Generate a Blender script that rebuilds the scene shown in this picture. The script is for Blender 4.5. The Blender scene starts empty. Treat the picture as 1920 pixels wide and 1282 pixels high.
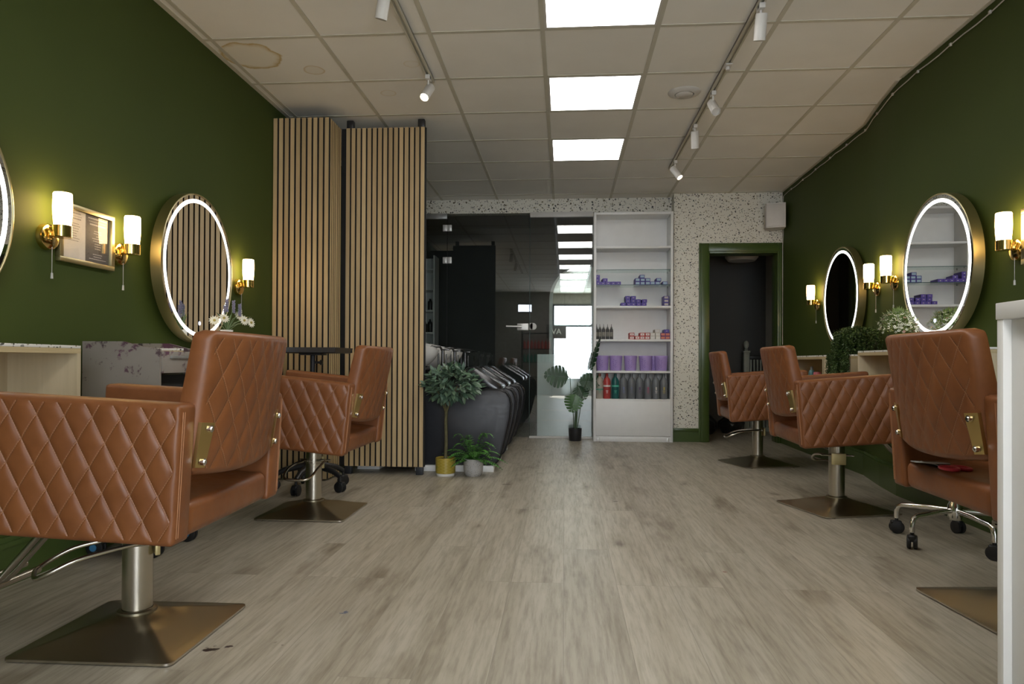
import bpy, bmesh, math, random
from mathutils import Vector, Matrix, Euler

# ------------------------------------------------------------------ camera, light, exposure
scene = bpy.context.scene
COL = scene.collection
FPX, YAW, PITCH, ROLL, SHY, CAMZ = 1307.7, .0751, .008, .0046, 28.0, .805
_F = Vector((-math.sin(YAW) * math.cos(PITCH), math.cos(YAW) * math.cos(PITCH), math.sin(PITCH)))
_R = Vector((math.cos(YAW), math.sin(YAW), 0))
_U = _R.cross(_F)
_R, _U = math.cos(ROLL) * _R + math.sin(ROLL) * _U, -math.sin(ROLL) * _R + math.cos(ROLL) * _U
cam = bpy.data.cameras.new('camera')
cam.sensor_width = 36.0
cam.lens = FPX / 1920 * 36.0
cam.shift_y = SHY / 1920
cam.clip_start = .05
cam_o = bpy.data.objects.new('camera', cam)
COL.objects.link(cam_o)
m3 = Matrix((_R, _U, -_F)).transposed()
cam_o.matrix_world = Matrix.Translation((0, 0, CAMZ)) @ m3.to_4x4()
scene.camera = cam_o

scene.view_settings.view_transform = 'Standard'
scene.view_settings.look = 'None'
scene.view_settings.gamma = 1.0
scene.view_settings.use_curve_mapping = False
scene.view_settings.exposure = 0.3

world = bpy.data.worlds.new('world')
scene.world = world
world.use_nodes = True
world.node_tree.nodes['Background'].inputs[0].default_value = (.75, .85, 1, 1)
world.node_tree.nodes['Background'].inputs[1].default_value = 1.0

WINDOW_POWER = 95.0       # daylight through the shop window behind the camera
LAMP_WARM = (1.0, .72, .36)
PANEL_STRENGTH = 9.0
SCONCE_STRENGTH = 20.0
RING_STRENGTH = 2.6


def area(name, loc, rot, sx, sy, power, color):
    l = bpy.data.lights.new(name, 'AREA')
    l.shape = 'RECTANGLE'
    l.size, l.size_y, l.energy, l.color = sx, sy, power, color
    o = bpy.data.objects.new(name, l)
    o.location, o.rotation_euler = loc, rot
    COL.objects.link(o)
    return o


# daylight outside the two panes of the shop window and the glass shop door
area('window_daylight', (.22, -2.62, 1.30), (math.radians(90), 0, 0), 1.1, 1.95, WINDOW_POWER * .6, (.88, .94, 1))
area('transom_daylight', (-.985, -2.62, 2.16), (math.radians(90), 0, 0), .36, .26, WINDOW_POWER * .028, (.80, .90, 1))
area('door_daylight', (1.25, -2.62, 1.10), (math.radians(90), 0, 0), .95, 2.05, WINDOW_POWER * .55, (.88, .94, 1))

# the sun falls through the window on the floor at the front of the shop, behind the camera
sun = bpy.data.lights.new('sun', 'SUN')
sun.energy, sun.angle, sun.color = 30.0, math.radians(.6), (1, .97, .93)
sun_o = bpy.data.objects.new('sun', sun)
sun_o.rotation_euler = (math.radians(36), 0, math.radians(10))
COL.objects.link(sun_o)


def ray(x, y):
    return _F + (x - 960) / FPX * _R + (641 + SHY - y) / FPX * _U


def zp(x, y, z):
    d = ray(x, y)
    return Vector((0, 0, CAMZ)) + d * ((z - CAMZ) / d.z)


def yp(x, y, Y):
    d = ray(x, y)
    return Vector((0, 0, CAMZ)) + d * (Y / d.y)


def xp(x, y, X):
    d = ray(x, y)
    return Vector((0, 0, CAMZ)) + d * (X / d.x)


PI = math.pi
rnd = random.Random(7)


# ------------------------------------------------------------------ materials
class NT:
    def __init__(s, name):
        s.m = bpy.data.materials.new(name)
        s.m.use_nodes = True
        s.t = s.m.node_tree
        s.b = s.t.nodes['Principled BSDF']
        s.out = s.t.nodes['Material Output']

    def n(s, typ, **kw):
        o = s.t.nodes.new(typ)
        for k, v in kw.items():
            if k.startswith('i_'):
                key = k[2:]
                key = int(key) if key.isdigit() else key.replace('_', ' ')
                o.inputs[key].default_value = v
            else:
                setattr(o, k, v)
        return o

    def l(s, a, b):
        s.t.links.new(a, b)

    def ramp(s, fac, stops):
        r = s.n('ShaderNodeValToRGB')
        el = r.color_ramp.elements
        while len(el) < len(stops):
            el.new(.5)
        for e, (p, c) in zip(el, stops):
            e.position = p
            e.color = (*c, 1) if len(c) == 3 else c
        s.l(fac, r.inputs[0])
        return r.outputs[0]

    def mix(s, fac, a, b, mode='MIX'):
        x = s.n('ShaderNodeMix', data_type='RGBA', blend_type=mode)
        for sock, v in ((x.inputs[0], fac), (x.inputs[6], a), (x.inputs[7], b)):
            if hasattr(v, 'is_linked') or hasattr(v, 'links'):
                s.l(v, sock)
            elif isinstance(v, (int, float)):
                sock.default_value = v
            else:
                sock.default_value = (*v, 1)
        return x.outputs[2]

    def math(s, op, a, b=None):
        x = s.n('ShaderNodeMath', operation=op)
        for i, v in enumerate((a, b)):
            if v is None:
                continue
            if hasattr(v, 'links'):
                s.l(v, x.inputs[i])
            else:
                x.inputs[i].default_value = v
        return x.outputs[0]

    def coord(s, scale=(1, 1, 1), out='Object', rot=(0, 0, 0)):
        c = s.n('ShaderNodeTexCoord')
        mp = s.n('ShaderNodeMapping')
        mp.inputs['Scale'].default_value = scale
        mp.inputs['Rotation'].default_value = rot
        s.l(c.outputs[out], mp.inputs[0])
        return mp.outputs[0]

    def noise(s, vec, scale=5, detail=3, rough=.5):
        o = s.n('ShaderNodeTexNoise')
        o.inputs['Scale'].default_value = scale
        o.inputs['Detail'].default_value = detail
        o.inputs['Roughness'].default_value = rough
        s.l(vec, o.inputs['Vector'])
        return o.outputs[0]

    def bump(s, h, strength=.2, dist=.002):
        b = s.n('ShaderNodeBump')
        b.inputs['Strength'].default_value = strength
        b.inputs['Distance'].default_value = dist
        s.l(h, b.inputs['Height'])
        s.l(b.outputs[0], s.b.inputs['Normal'])


def simple(name, col, rough=.5, metal=0, var=.12, scale=12, emit=0, ecol=None, bump=0, spec=None, coat=0):
    t = NT(name)
    v = t.coord()
    nz = t.noise(v, scale, 3)
    c = t.ramp(nz, [(.3, [x * (1 - var) for x in col]), (.7, [min(1, x * (1 + var)) for x in col])])
    t.l(c, t.b.inputs['Base Color'])
    t.b.inputs['Roughness'].default_value = rough
    t.b.inputs['Metallic'].default_value = metal
    if spec is not None:
        t.b.inputs['Specular IOR Level'].default_value = spec
    if coat:
        t.b.inputs['Coat Weight'].default_value = coat
        t.b.inputs['Coat Roughness'].default_value = .08
    if emit:
        t.b.inputs['Emission Color'].default_value = (*(ecol or col), 1)
        t.b.inputs['Emission Strength'].default_value = emit
    if bump:
        t.bump(t.noise(v, scale * 8, 4), bump, .001)
    return t.m


M = {}


def wall_paint():
    t = NT('green_paint')
    v = t.coord()
    c = t.ramp(t.noise(v, 1.3, 3), [(.3, (.045, .066, .012)), (.7, (.052, .075, .0145))])
    t.l(c, t.b.inputs['Base Color'])
    t.b.inputs['Roughness'].default_value = .62
    t.b.inputs['Specular IOR Level'].default_value = .22
    t.bump(t.noise(v, 160, 2), .12, .001)
    return t.m


def floor_mat():
    t = NT('oak_plank_floor')
    v = t.coord(rot=(0, 0, PI / 2))
    br = t.n('ShaderNodeTexBrick')
    br.offset = .37
    br.offset_frequency = 3
    for k, val in (('Color1', (.0, .0, .0, 1)), ('Color2', (1, 1, 1, 1)), ('Mortar', (0, 0, 0, 1)), ('Scale', 1.0), ('Mortar Size', .0011),
                   ('Mortar Smooth', .3), ('Bias', 0.0), ('Brick Width', 1.28), ('Row Height', .192)):
        br.inputs[k].default_value = val
    t.l(v, br.inputs['Vector'])
    # per-plank offset so grain does not run through
    vv = t.n('ShaderNodeVectorMath', operation='ADD')
    sc = t.n('ShaderNodeVectorMath', operation='SCALE')
    sc.inputs['Scale'].default_value = 7.3
    t.l(br.outputs['Color'], sc.inputs[0])
    t.l(t.coord(), vv.inputs[0])
    t.l(sc.outputs[0], vv.inputs[1])
    st = t.n('ShaderNodeMapping')
    st.inputs['Scale'].default_value = (1, .07, 1)
    t.l(vv.outputs[0], st.inputs[0])
    g1 = t.noise(st.outputs[0], 14, 5, .6)
    g2 = t.noise(st.outputs[0], 75, 4, .65)
    st2 = t.n('ShaderNodeMapping')
    st2.inputs['Scale'].default_value = (1, .30, 1)
    t.l(vv.outputs[0], st2.inputs[0])
    g3 = t.noise(st2.outputs[0], 4.5, 4, .6)
    base = t.ramp(g1, [(.25, (.275, .240, .180)), (.5, (.385, .348, .276)), (.75, (.460, .424, .350))])
    fine = t.ramp(g2, [(.32, (.60, .575, .54)), (.56, (1, 1, 1)), (.8, (1.05, 1.05, 1.05))])
    c = t.mix(.65, base, fine, 'MULTIPLY')
    pl = t.ramp(br.outputs['Color'], [(0, (.93, .925, .92)), (1, (1.04, 1.035, 1.03))])
    c = t.mix(1.0, c, pl, 'MULTIPLY')
    dk = t.ramp(g3, [(.30, (.50, .45, .40)), (.43, (1, 1, 1))])
    c = t.mix(.75, c, dk, 'MULTIPLY')
    # sparse knots
    vo = t.n('ShaderNodeTexVoronoi')
    vo.inputs['Scale'].default_value = 2.7
    st3 = t.n('ShaderNodeMapping')
    st3.inputs['Scale'].default_value = (1, .42, 1)
    t.l(vv.outputs[0], st3.inputs[0])
    wob = t.n('ShaderNodeVectorMath', operation='ADD')
    nzv = t.n('ShaderNodeTexNoise')
    nzv.inputs['Scale'].default_value = 11
    t.l(st3.outputs[0], nzv.inputs['Vector'])
    scn = t.n('ShaderNodeVectorMath', operation='SCALE')
    scn.inputs['Scale'].default_value = .10
    t.l(nzv.outputs['Color'], scn.inputs[0])
    t.l(st3.outputs[0], wob.inputs[0])
    t.l(scn.outputs[0], wob.inputs[1])
    t.l(wob.outputs[0], vo.inputs['Vector'])
    kn = t.ramp(vo.outputs['Distance'], [(.03, (.26, .21, .17)), (.085, (.80, .77, .73)), (.17, (1, 1, 1))])
    c = t.mix(.85, c, kn, 'MULTIPLY')
    # dye spills near the first chair
    co = t.coord()
    nz = t.n('ShaderNodeTexNoise')
    nz.inputs['Scale'].default_value = 38
    t.l(co, nz.inputs['Vector'])
    for (x, y, r, col) in ((-.985, 1.892, .018, (.03, .018, .016)), (-.945, 1.905, .010, (.05, .03, .03)), (-.815, 1.935, .012, (.10, .07, .05)),
                           (.62, 2.75, .014, (.22, .10, .06)), (-.62, 1.63, .008, (.10, .05, .05)), (-.70, 2.20, .010, (.08, .10, .16)), (.30, 4.1, .016, (.1, .08, .06)), (-.38, 4.6, .03, (.11, .085, .06))):
        d = t.n('ShaderNodeVectorMath', operation='DISTANCE')
        d.inputs[1].default_value = (x, y, 0)
        t.l(co, d.inputs[0])
        e = t.math('ADD', d.outputs['Value'], t.math('MULTIPLY', t.math('SUBTRACT', nz.outputs[0], .5), .07))
        f = t.n('ShaderNodeMapRange')
        f.inputs['From Min'].default_value = r
        f.inputs['From Max'].default_value = r * .5
        t.l(e, f.inputs['Value'])
        c = t.mix(f.outputs[0], c, col)
    mort = t.mix(t.math('MULTIPLY', br.outputs['Fac'], .35), c, (.07, .055, .04))
    t.l(mort, t.b.inputs['Base Color'])
    rg = t.ramp(g2, [(.3, (.46, .46, .46)), (.7, (.36, .36, .36))])
    t.l(rg, t.b.inputs['Roughness'])
    t.bump(g2, .12, .0008)
    return t.m


def ceiling_mat():
    t = NT('ceiling_tile')
    v = t.coord()
    c = t.ramp(t.noise(v, 2.2, 4), [(.3, (.77, .755, .715)), (.7, (.83, .815, .775))])
    nz = t.noise(v, 9, 3)
    for (x, y, r, ringc, inc) in ((-1.80, 3.86, .165, (.52, .39, .17), (.78, .73, .58)), (-1.505, 4.07, .062, (.62, .52, .36), (.74, .69, .58)),
                                  (-.90, 4.02, .045, (.69, .63, .52), (.77, .74, .67)), (-1.15, 4.45, .05, (.68, .60, .48), (.77, .74, .67))):
        d = t.n('ShaderNodeVectorMath', operation='DISTANCE')
        d.inputs[1].default_value = (x, y, 2.5525)
        t.l(v, d.inputs[0])
        e = t.math('ADD', d.outputs['Value'], t.math('MULTIPLY', t.math('SUBTRACT', nz, .5), r * .5))
        f = t.ramp(t.math('DIVIDE', e, r * 1.25), [(.0, (.35, .35, .35)), (.66, (.4, .4, .4)), (.80, (1, 1, 1)), (.86, (0, 0, 0))])
        cc = t.ramp(t.math('DIVIDE', e, r * 1.25), [(.0, inc), (.62, inc), (.80, ringc)])
        c = t.mix(f, c, cc)
    t.l(c, t.b.inputs['Base Color'])
    t.b.inputs['Roughness'].default_value = .9
    t.bump(t.noise(v, 260, 3), .35, .0012)
    return t.m


def terrazzo(name, base, chip=48):
    t = NT(name)
    v = t.coord()
    c = t.ramp(t.noise(v, 3, 2), [(.3, [x * .95 for x in base]), (.7, base)])
    for sc, thr, cols in ((chip, .20, ((.05, .055, .05), (.20, .19, .11), (.12, .10, .06), (.30, .30, .28))),
                          (chip * 1.9, .20, ((.10, .12, .10), (.28, .26, .19), (.06, .06, .06), (.34, .30, .22)))):
        vo = t.n('ShaderNodeTexVoronoi', feature='F1')
        vo.inputs['Scale'].default_value = sc
        wv = t.n('ShaderNodeVectorMath', operation='ADD')
        nz = t.n('ShaderNodeTexNoise')
        nz.inputs['Scale'].default_value = sc * 1.3
        t.l(v, nz.inputs['Vector'])
        s_ = t.n('ShaderNodeVectorMath', operation='SCALE')
        s_.inputs['Scale'].default_value = .55 / sc
        t.l(nz.outputs['Color'], s_.inputs[0])
        t.l(v, wv.inputs[0])
        t.l(s_.outputs[0], wv.inputs[1])
        t.l(wv.outputs[0], vo.inputs['Vector'])
        sp = t.n('ShaderNodeSeparateColor')
        t.l(vo.outputs['Color'], sp.inputs[0])
        keep = t.math('GREATER_THAN', sp.outputs[0], .22)
        sz = t.math('ADD', t.math('MULTIPLY', sp.outputs[1], thr * 1.3), .10)
        inside = t.math('LESS_THAN', vo.outputs['Distance'], sz)
        f = t.math('MULTIPLY', keep, inside)
        r = t.n('ShaderNodeValToRGB')
        r.color_ramp.interpolation = 'CONSTANT'
        el = r.color_ramp.elements
        while len(el) < len(cols):
            el.new(.5)
        for i, (e, cc) in enumerate(zip(el, cols)):
            e.position = i / len(cols)
            e.color = (*cc, 1)
        t.l(sp.outputs[2], r.inputs[0])
        c = t.mix(f, c, r.outputs[0])
    t.l(c, t.b.inputs['Base Color'])
    t.b.inputs['Roughness'].default_value = .45
    return t.m


def wood(name, lo, hi, axis=2, rough=.5, fine=60, island=True):
    t = NT(name)
    sc = [1, 1, 1]
    sc[axis] = .06
    v = t.coord(scale=sc)
    if island:
        g = t.n('ShaderNodeNewGeometry')
        off = t.n('ShaderNodeVectorMath', operation='ADD')
        cmb = t.n('ShaderNodeCombineXYZ')
        for i in range(3):
            t.l(t.math('MULTIPLY', g.outputs['Random Per Island'], 13.7), cmb.inputs[i])
        t.l(v, off.inputs[0])
        t.l(cmb.outputs[0], off.inputs[1])
        v = off.outputs[0]
    n1 = t.noise(v, 9, 4, .6)
    n2 = t.noise(v, fine, 4, .6)
    c = t.ramp(n1, [(.28, lo), (.72, hi)])
    c = t.mix(.4, c, t.ramp(n2, [(.3, (.68, .66, .62)), (.62, (1, 1, 1))]), 'MULTIPLY')
    if island:
        c = t.mix(1, c, t.ramp(g.outputs['Random Per Island'], [(0, (.84, .82, .80)), (1, (1.08, 1.06, 1.04))]), 'MULTIPLY')
    t.l(c, t.b.inputs['Base Color'])
    t.b.inputs['Roughness'].default_value = rough
    t.bump(n2, .1, .0005)
    return t.m


def leather(name, lo, hi, rough=.42):
    t = NT(name)
    v = t.coord()
    n1 = t.noise(v, 7, 5, .6)
    n2 = t.noise(v, 34, 4, .6)
    c = t.ramp(n1, [(.28, lo), (.72, hi)])
    c = t.mix(.35, c, t.ramp(n2, [(.3, (.70, .66, .62)), (.65, (1.05, 1.04, 1.02))]), 'MULTIPLY')
    t.l(c, t.b.inputs['Base Color'])
    t.l(t.ramp(n2, [(.3, (rough - .06,) * 3), (.7, (rough + .08,) * 3)]), t.b.inputs['Roughness'])
    vo = t.n('ShaderNodeTexVoronoi', feature='DISTANCE_TO_EDGE')
    vo.inputs['Scale'].default_value = 320
    t.l(v, vo.inputs['Vector'])
    t.bump(vo.outputs['Distance'], .10, .0006)
    return t.m


def brushed(name, col, rough=.3, axis=2):
    t = NT(name)
    v = t.coord()
    n = t.noise(v, 6, 2)
    t.l(t.ramp(n, [(.3, [x * .95 for x in col]), (.7, col)]), t.b.inputs['Base Color'])
    t.b.inputs['Roughness'].default_value = rough
    t.b.inputs['Metallic'].default_value = 1
    return t.m


def glass_mat(name, tint, rough=.0, refl=1.0):
    t = NT(name)
    tr = t.n('ShaderNodeBsdfTransparent')
    tr.inputs[0].default_value = (*tint, 1)
    gl = t.n('ShaderNodeBsdfGlossy')
    gl.inputs['Roughness'].default_value = rough
    gl.inputs[0].default_value = (.95, .98, .98, 1)
    fr = t.n('ShaderNodeFresnel')
    fr.inputs[0].default_value = 1.5
    mx = t.n('ShaderNodeMixShader')
    ge = t.n('ShaderNodeNewGeometry')
    front = t.math('SUBTRACT', 1.0, ge.outputs['Backfacing'])
    t.l(t.math('MULTIPLY', t.math('MULTIPLY', fr.outputs[0], refl), front), mx.inputs[0])
    t.l(tr.outputs[0], mx.inputs[1])
    t.l(gl.outputs[0], mx.inputs[2])
    t.l(mx.outputs[0], t.out.inputs[0])
    return t.m


def emission(name, col, strength, falloff=False):
    t = NT(name)
    t.b.inputs['Base Color'].default_value = (.8, .8, .78, 1)
    v = t.coord()
    c = t.ramp(t.noise(v, 3, 1), [(.3, [x * .98 for x in col]), (.7, col)])
    t.l(c, t.b.inputs['Emission Color'])
    t.b.inputs['Emission Strength'].default_value = strength
    t.b.inputs['Roughness'].default_value = .4
    return t.m


def leafmat(name, lo, hi, rough=.5):
    t = NT(name)
    g = t.n('ShaderNodeNewGeometry')
    c = t.ramp(g.outputs['Random Per Island'], [(0, lo), (.5, [(a + b) / 2 for a, b in zip(lo, hi)]), (1, hi)])
    c = t.mix(.3, c, t.ramp(t.noise(t.coord(), 60, 2), [(.3, (.75, .75, .75)), (.7, (1.1, 1.1, 1.1))]), 'MULTIPLY')
    t.l(c, t.b.inputs['Base Color'])
    t.b.inputs['Roughness'].default_value = rough
    t.b.inputs['Subsurface Weight'].default_value = 0
    return t.m


M['wall'] = wall_paint()
M['floor'] = floor_mat()
M['tile'] = ceiling_mat()
M['grid'] = simple('ceiling_grid_paint', (.54, .52, .44), .5, var=.04)
M['terr'] = terrazzo('terrazzo_paper', (.74, .72, .64), 33)
M['terrtop'] = terrazzo('terrazzo_top', (.78, .77, .73), 40)
M['skirt'] = simple('green_gloss', (.055, .090, .020), .3, var=.05)
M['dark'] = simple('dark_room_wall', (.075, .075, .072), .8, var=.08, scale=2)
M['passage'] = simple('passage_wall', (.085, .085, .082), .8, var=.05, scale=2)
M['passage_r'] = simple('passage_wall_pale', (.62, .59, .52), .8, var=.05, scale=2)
M['oak'] = wood('oak_slat', (.44, .32, .165), (.60, .46, .26))
M['felt'] = simple('black_felt', (.014, .013, .012), .9)
M['ply'] = wood('birch_ply', (.52, .44, .29), (.63, .55, .39), axis=2, fine=30)
M['plyedge'] = wood('birch_ply_edge', (.50, .40, .22), (.62, .52, .32), axis=1, fine=90)
TAN = ((.172, .058, .018), (.240, .086, .027))
M['tan'] = leather('tan_leather', *TAN)
M['stitch'] = simple('tan_thread', (.42, .20, .10), .6)
M['gold'] = brushed('gold_metal', (.62, .47, .20), .32)
M['bronze'] = brushed('bronze_plate', (.37, .335, .245), .33, axis=1)
M['steel'] = brushed('brushed_steel', (.56, .52, .45), .27)
M['chrome'] = simple('chrome', (.78, .77, .74), .12, 1, var=.03)
M['brass'] = simple('polished_brass', (.80, .58, .22), .14, 1, var=.04)
M['brush_brass'] = brushed('brushed_brass', (.58, .51, .30), .36)
M['opal'] = emission('opal_lamp_glass', (1.0, .62, .25), SCONCE_STRENGTH)
M['ring'] = emission('led_ring', (1.0, .97, .90), RING_STRENGTH)
M['panel'] = emission('led_panel', (1.0, .98, .94), PANEL_STRENGTH)
M['spotlit'] = emission('lit_bulb', (1.0, .85, .58), 14)
M['touch'] = emission('touch_icon', (.55, .65, 1.0), 1.6)
M['mirror'] = simple('mirror_silver', (.86, .87, .86), .0, 1, var=.005)
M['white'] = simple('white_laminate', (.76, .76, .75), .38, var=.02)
M['whiteplastic'] = simple('white_plastic', (.60, .58, .55), .45, var=.03)
M['ceramic'] = simple('white_ceramic', (.75, .74, .71), .15, var=.02)
M['black'] = simple('black_plastic', (.016, .016, .018), .4, var=.1)
M['blackpost'] = simple('black_post', (.018, .020, .026), .5, var=.1)
M['blackleather'] = leather('black_leather', (.018, .019, .024), (.026, .028, .035), .42)
M['blackgloss'] = simple('black_gloss_leather', (.015, .015, .017), .20, var=.08)
M['glass'] = glass_mat('partition_glass', (.86, .89, .88), refl=3.2)
M['shelfglass'] = glass_mat('shelf_glass', (.86, .92, .89))
M['frost'] = simple('frosted_panel', (.80, .84, .85), .16, var=.03, spec=.8)
M['glassedge'] = simple('glass_edge', (.05, .11, .10), .2)
M['satin'] = simple('satin_metal', (.66, .65, .63), .42, .6, var=.03)
M['front'] = simple('front_wall', (.30, .285, .26), .7)
M['plate'] = simple('pale_gold_plate', (.66, .56, .30), .38, .85, var=.03)
M['cable'] = simple('white_cable', (.52, .50, .47), .5)
M['grey'] = simple('grey_metal', (.30, .30, .29), .4, .4)
M['trolley'] = None
M['tyre'] = simple('castor_rubber', (.012, .012, .013), .45)
M['bluehub'] = simple('blue_hub', (.05, .20, .38), .4)
M['rad'] = simple('grey_green_paint', (.30, .32, .27), .5)
M['handrail'] = simple('dark_handrail', (.02, .018, .015), .4)
M['bag'] = simple('black_bin_bag', (.012, .012, .013), .28, bump=.3)
M['paper'] = simple('white_paper', (.72, .70, .66), .6, var=.02)
M['inkgrey'] = simple('grey_ink', (.30, .28, .26), .7)
M['slate'] = simple('slate_print', (.085, .080, .082), .55, var=.05)
M['inkwhite'] = simple('white_ink', (.62, .61, .60), .7)
M['picglass'] = glass_mat('picture_glass', (.97, .97, .97))


def stained():
    t = NT('stained_grey_metal')
    v = t.coord()
    c = t.ramp(t.noise(v, 3, 3), [(.3, (.23, .205, .180)), (.7, (.30, .27, .24))])
    sp = t.n('ShaderNodeSeparateXYZ')
    t.l(v, sp.inputs[0])
    hi = t.n('ShaderNodeMapRange')
    hi.inputs['From Min'].default_value = .70
    hi.inputs['From Max'].default_value = .88
    t.l(sp.outputs[2], hi.inputs['Value'])
    n = t.noise(v, 22, 4, .65)
    f = t.ramp(t.math('ADD', n, t.math('MULTIPLY', hi.outputs[0], .16)), [(.66, (0, 0, 0)), (.74, (1, 1, 1))])
    c = t.mix(f, c, t.ramp(t.noise(v, 5, 2), [(.4, (.11, .035, .075)), (.6, (.05, .045, .04))]))
    t.l(c, t.b.inputs['Base Color'])
    t.b.inputs['Roughness'].default_value = .4
    return t.m


M['trolley'] = stained()


# ------------------------------------------------------------------ mesh helpers
class MB:
    """collects shapes into one mesh; .build links it as ONE object"""

    def __init__(s):
        s.v, s.f, s.mi, s.sm = [], [], [], []

    def add(s, verts, faces, mi=0, smooth=False, mtx=None):
        o = len(s.v)
        for p in verts:
            p = Vector(p)
            s.v.append(mtx @ p if mtx else p)
        for f in faces:
            s.f.append([o + i for i in f])
            s.mi.append(mi)
            s.sm.append(smooth)
        return s

    def frombm(s, bm, mi=0, smooth=False, mtx=None):
        bm.verts.index_update()
        s.add([v.co.copy() for v in bm.verts], [[v.index for v in f.verts] for f in bm.faces], mi, smooth, mtx)
        bm.free()
        return s

    def box(s, a, b, bev=0, seg=2, mi=0, mtx=None, smooth=None):
        a, b = Vector(a), Vector(b)
        bm = bmesh.new()
        bmesh.ops.create_cube(bm, size=1)
        for v in bm.verts:
            v.co = Vector([(a[i] + b[i]) / 2 + v.co[i] * abs(b[i] - a[i]) for i in range(3)])
        if bev:
            bmesh.ops.bevel(bm, geom=bm.edges[:] + bm.verts[:], offset=bev, segments=seg, profile=.5, affect='EDGES', clamp_overlap=True)
        return s.frombm(bm, mi, (bev > .004) if smooth is None else smooth, mtx)

    def lathe(s, prof, c=(0, 0, 0), n=24, mi=0, mtx=None, caps=True, smooth=True):
        c = Vector(c)
        vs, fs = [], []
        k = len(prof)
        for i in range(n):
            a = 2 * PI * i / n
            for r, z in prof:
                vs.append(c + Vector((r * math.cos(a), r * math.sin(a), z)))
        for i in range(n):
            j = (i + 1) % n
            for q in range(k - 1):
                fs.append((i * k + q, j * k + q, j * k + q + 1, i * k + q + 1))
        s.add(vs, fs, mi, smooth, mtx)
        if caps:
            for q, rev in ((0, True), (k - 1, False)):
                if prof[q][0] > 1e-6:
                    idx = [i * k + q for i in range(n)]
                    s.add([vs[i] for i in idx], [list(range(n))[::-1] if rev else list(range(n))], mi, False, mtx)
        return s

    def cyl(s, p, q, r, n=16, mi=0, r2=None, mtx=None):
        p, q = Vector(p), Vector(q)
        d = q - p
        L = d.length
        rot = d.to_track_quat('Z', 'Y').to_matrix().to_4x4()
        m = Matrix.Translation(p) @ rot
        if mtx:
            m = mtx @ m
        return s.lathe([(r, 0), (r if r2 is None else r2, L)], n=n, mi=mi, mtx=m)

    def tube(s, pts, r, n=10, mi=0, closed=False, taper=None):
        pts = [Vector(p) for p in pts]
        k = len(pts)
        vs, fs = [], []
        up = None
        for i, p in enumerate(pts):
            if closed:
                d = pts[(i + 1) % k] - pts[i - 1]
            else:
                d = pts[min(i + 1, k - 1)] - pts[max(i - 1, 0)]
            d.normalize()
            if up is None:
                up = d.orthogonal().normalized()
            up = (up - d * up.dot(d))
            up = up.normalized() if up.length > 1e-6 else d.orthogonal().normalized()
            w = d.cross(up)
            rr = r if taper is None else r * (1 + (taper - 1) * i / max(1, k - 1))
            for j in range(n):
                a = 2 * PI * j / n
                vs.append(p + (up * math.cos(a) + w * math.sin(a)) * rr)
        for i in range(k if closed else k - 1):
            i2 = (i + 1) % k
            for j in range(n):
                j2 = (j + 1) % n
                fs.append((i * n + j, i * n + j2, i2 * n + j2, i2 * n + j))
        if not closed:
            fs.append(list(range(n))[::-1])
            fs.append([(k - 1) * n + j for j in range(n)])
        return s.add(vs, fs, mi, True)

    def prism(s, poly, a, b, axis=1, mi=0, mtx=None, smooth=False):
        """extrude a 2-D outline along an axis from a to b"""
        n = len(poly)

        def P(u, v, w):
            return (w, u, v) if axis == 0 else ((u, w, v) if axis == 1 else (u, v, w))
        vs = [P(u, v, a) for u, v in poly] + [P(u, v, b) for u, v in poly]
        fs = [list(range(n)), list(range(2 * n - 1, n - 1, -1))]
        s.add(vs, fs, mi, False, mtx)
        s.add(vs, [(i, i + n, (i + 1) % n + n, (i + 1) % n) for i in range(n)], mi, smooth, mtx)
        return s

    def sphere(s, c, r, n=12, mi=0, sc=(1, 1, 1)):
        c = Vector(c)
        m = max(4, n // 2)
        prof = [(math.sin(PI * i / m), -math.cos(PI * i / m)) for i in range(m + 1)]
        vs, fs = [], []
        k = len(prof)
        for i in range(n):
            a = 2 * PI * i / n
            for rr, z in prof:
                vs.append(c + Vector((rr * math.cos(a) * r * sc[0], rr * math.sin(a) * r * sc[1], z * r * sc[2])))
        for i in range(n):
            j = (i + 1) % n
            for q in range(k - 1):
                fs.append((i * k + q, j * k + q, j * k + q + 1, i * k + q + 1))
        return s.add(vs, fs, mi, True)

    def build(s, name, mats, parent=None, merge=True):
        me = bpy.data.meshes.new(name)
        me.from_pydata([tuple(v) for v in s.v], [], s.f)
        mats = mats if isinstance(mats, (list, tuple)) else [mats]
        for m in mats:
            me.materials.append(M[m] if isinstance(m, str) else m)
        me.polygons.foreach_set('material_index', s.mi)
        me.polygons.foreach_set('use_smooth', s.sm)
        bm = bmesh.new()
        bm.from_mesh(me)
        if merge:
            bmesh.ops.remove_doubles(bm, verts=bm.verts, dist=1e-5)
        bmesh.ops.recalc_face_normals(bm, faces=bm.faces)
        bm.to_mesh(me)
        bm.free()
        me.set_sharp_from_angle(angle=math.radians(40))
        me.update()
        o = bpy.data.objects.new(name, me)
        COL.objects.link(o)
        if parent:
            o.parent = parent
        return o


def tag(o, label=None, cat=None, group=None, kind=None):
    if label:
        o['label'] = label
    if cat:
        o['category'] = cat
    if group:
        o['group'] = group
    if kind:
        o['kind'] = kind
    return o


def thing(name, label, cat, loc=(0, 0, 0), rz=0, group=None):
    o = bpy.data.objects.new(name, None)
    o.empty_display_size = .1
    COL.objects.link(o)
    o.location = loc
    o.rotation_euler = (0, 0, rz)
    return tag(o, label, cat, group)


def struct(name, mb, mats, parent=None, merge=True):
    o = mb.build(name, mats, parent, merge)
    if parent is None:
        o['kind'] = 'structure'
    return o


KIDS = {}


def kids(o):
    return [c for c in COL.objects if c.parent == o]


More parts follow.
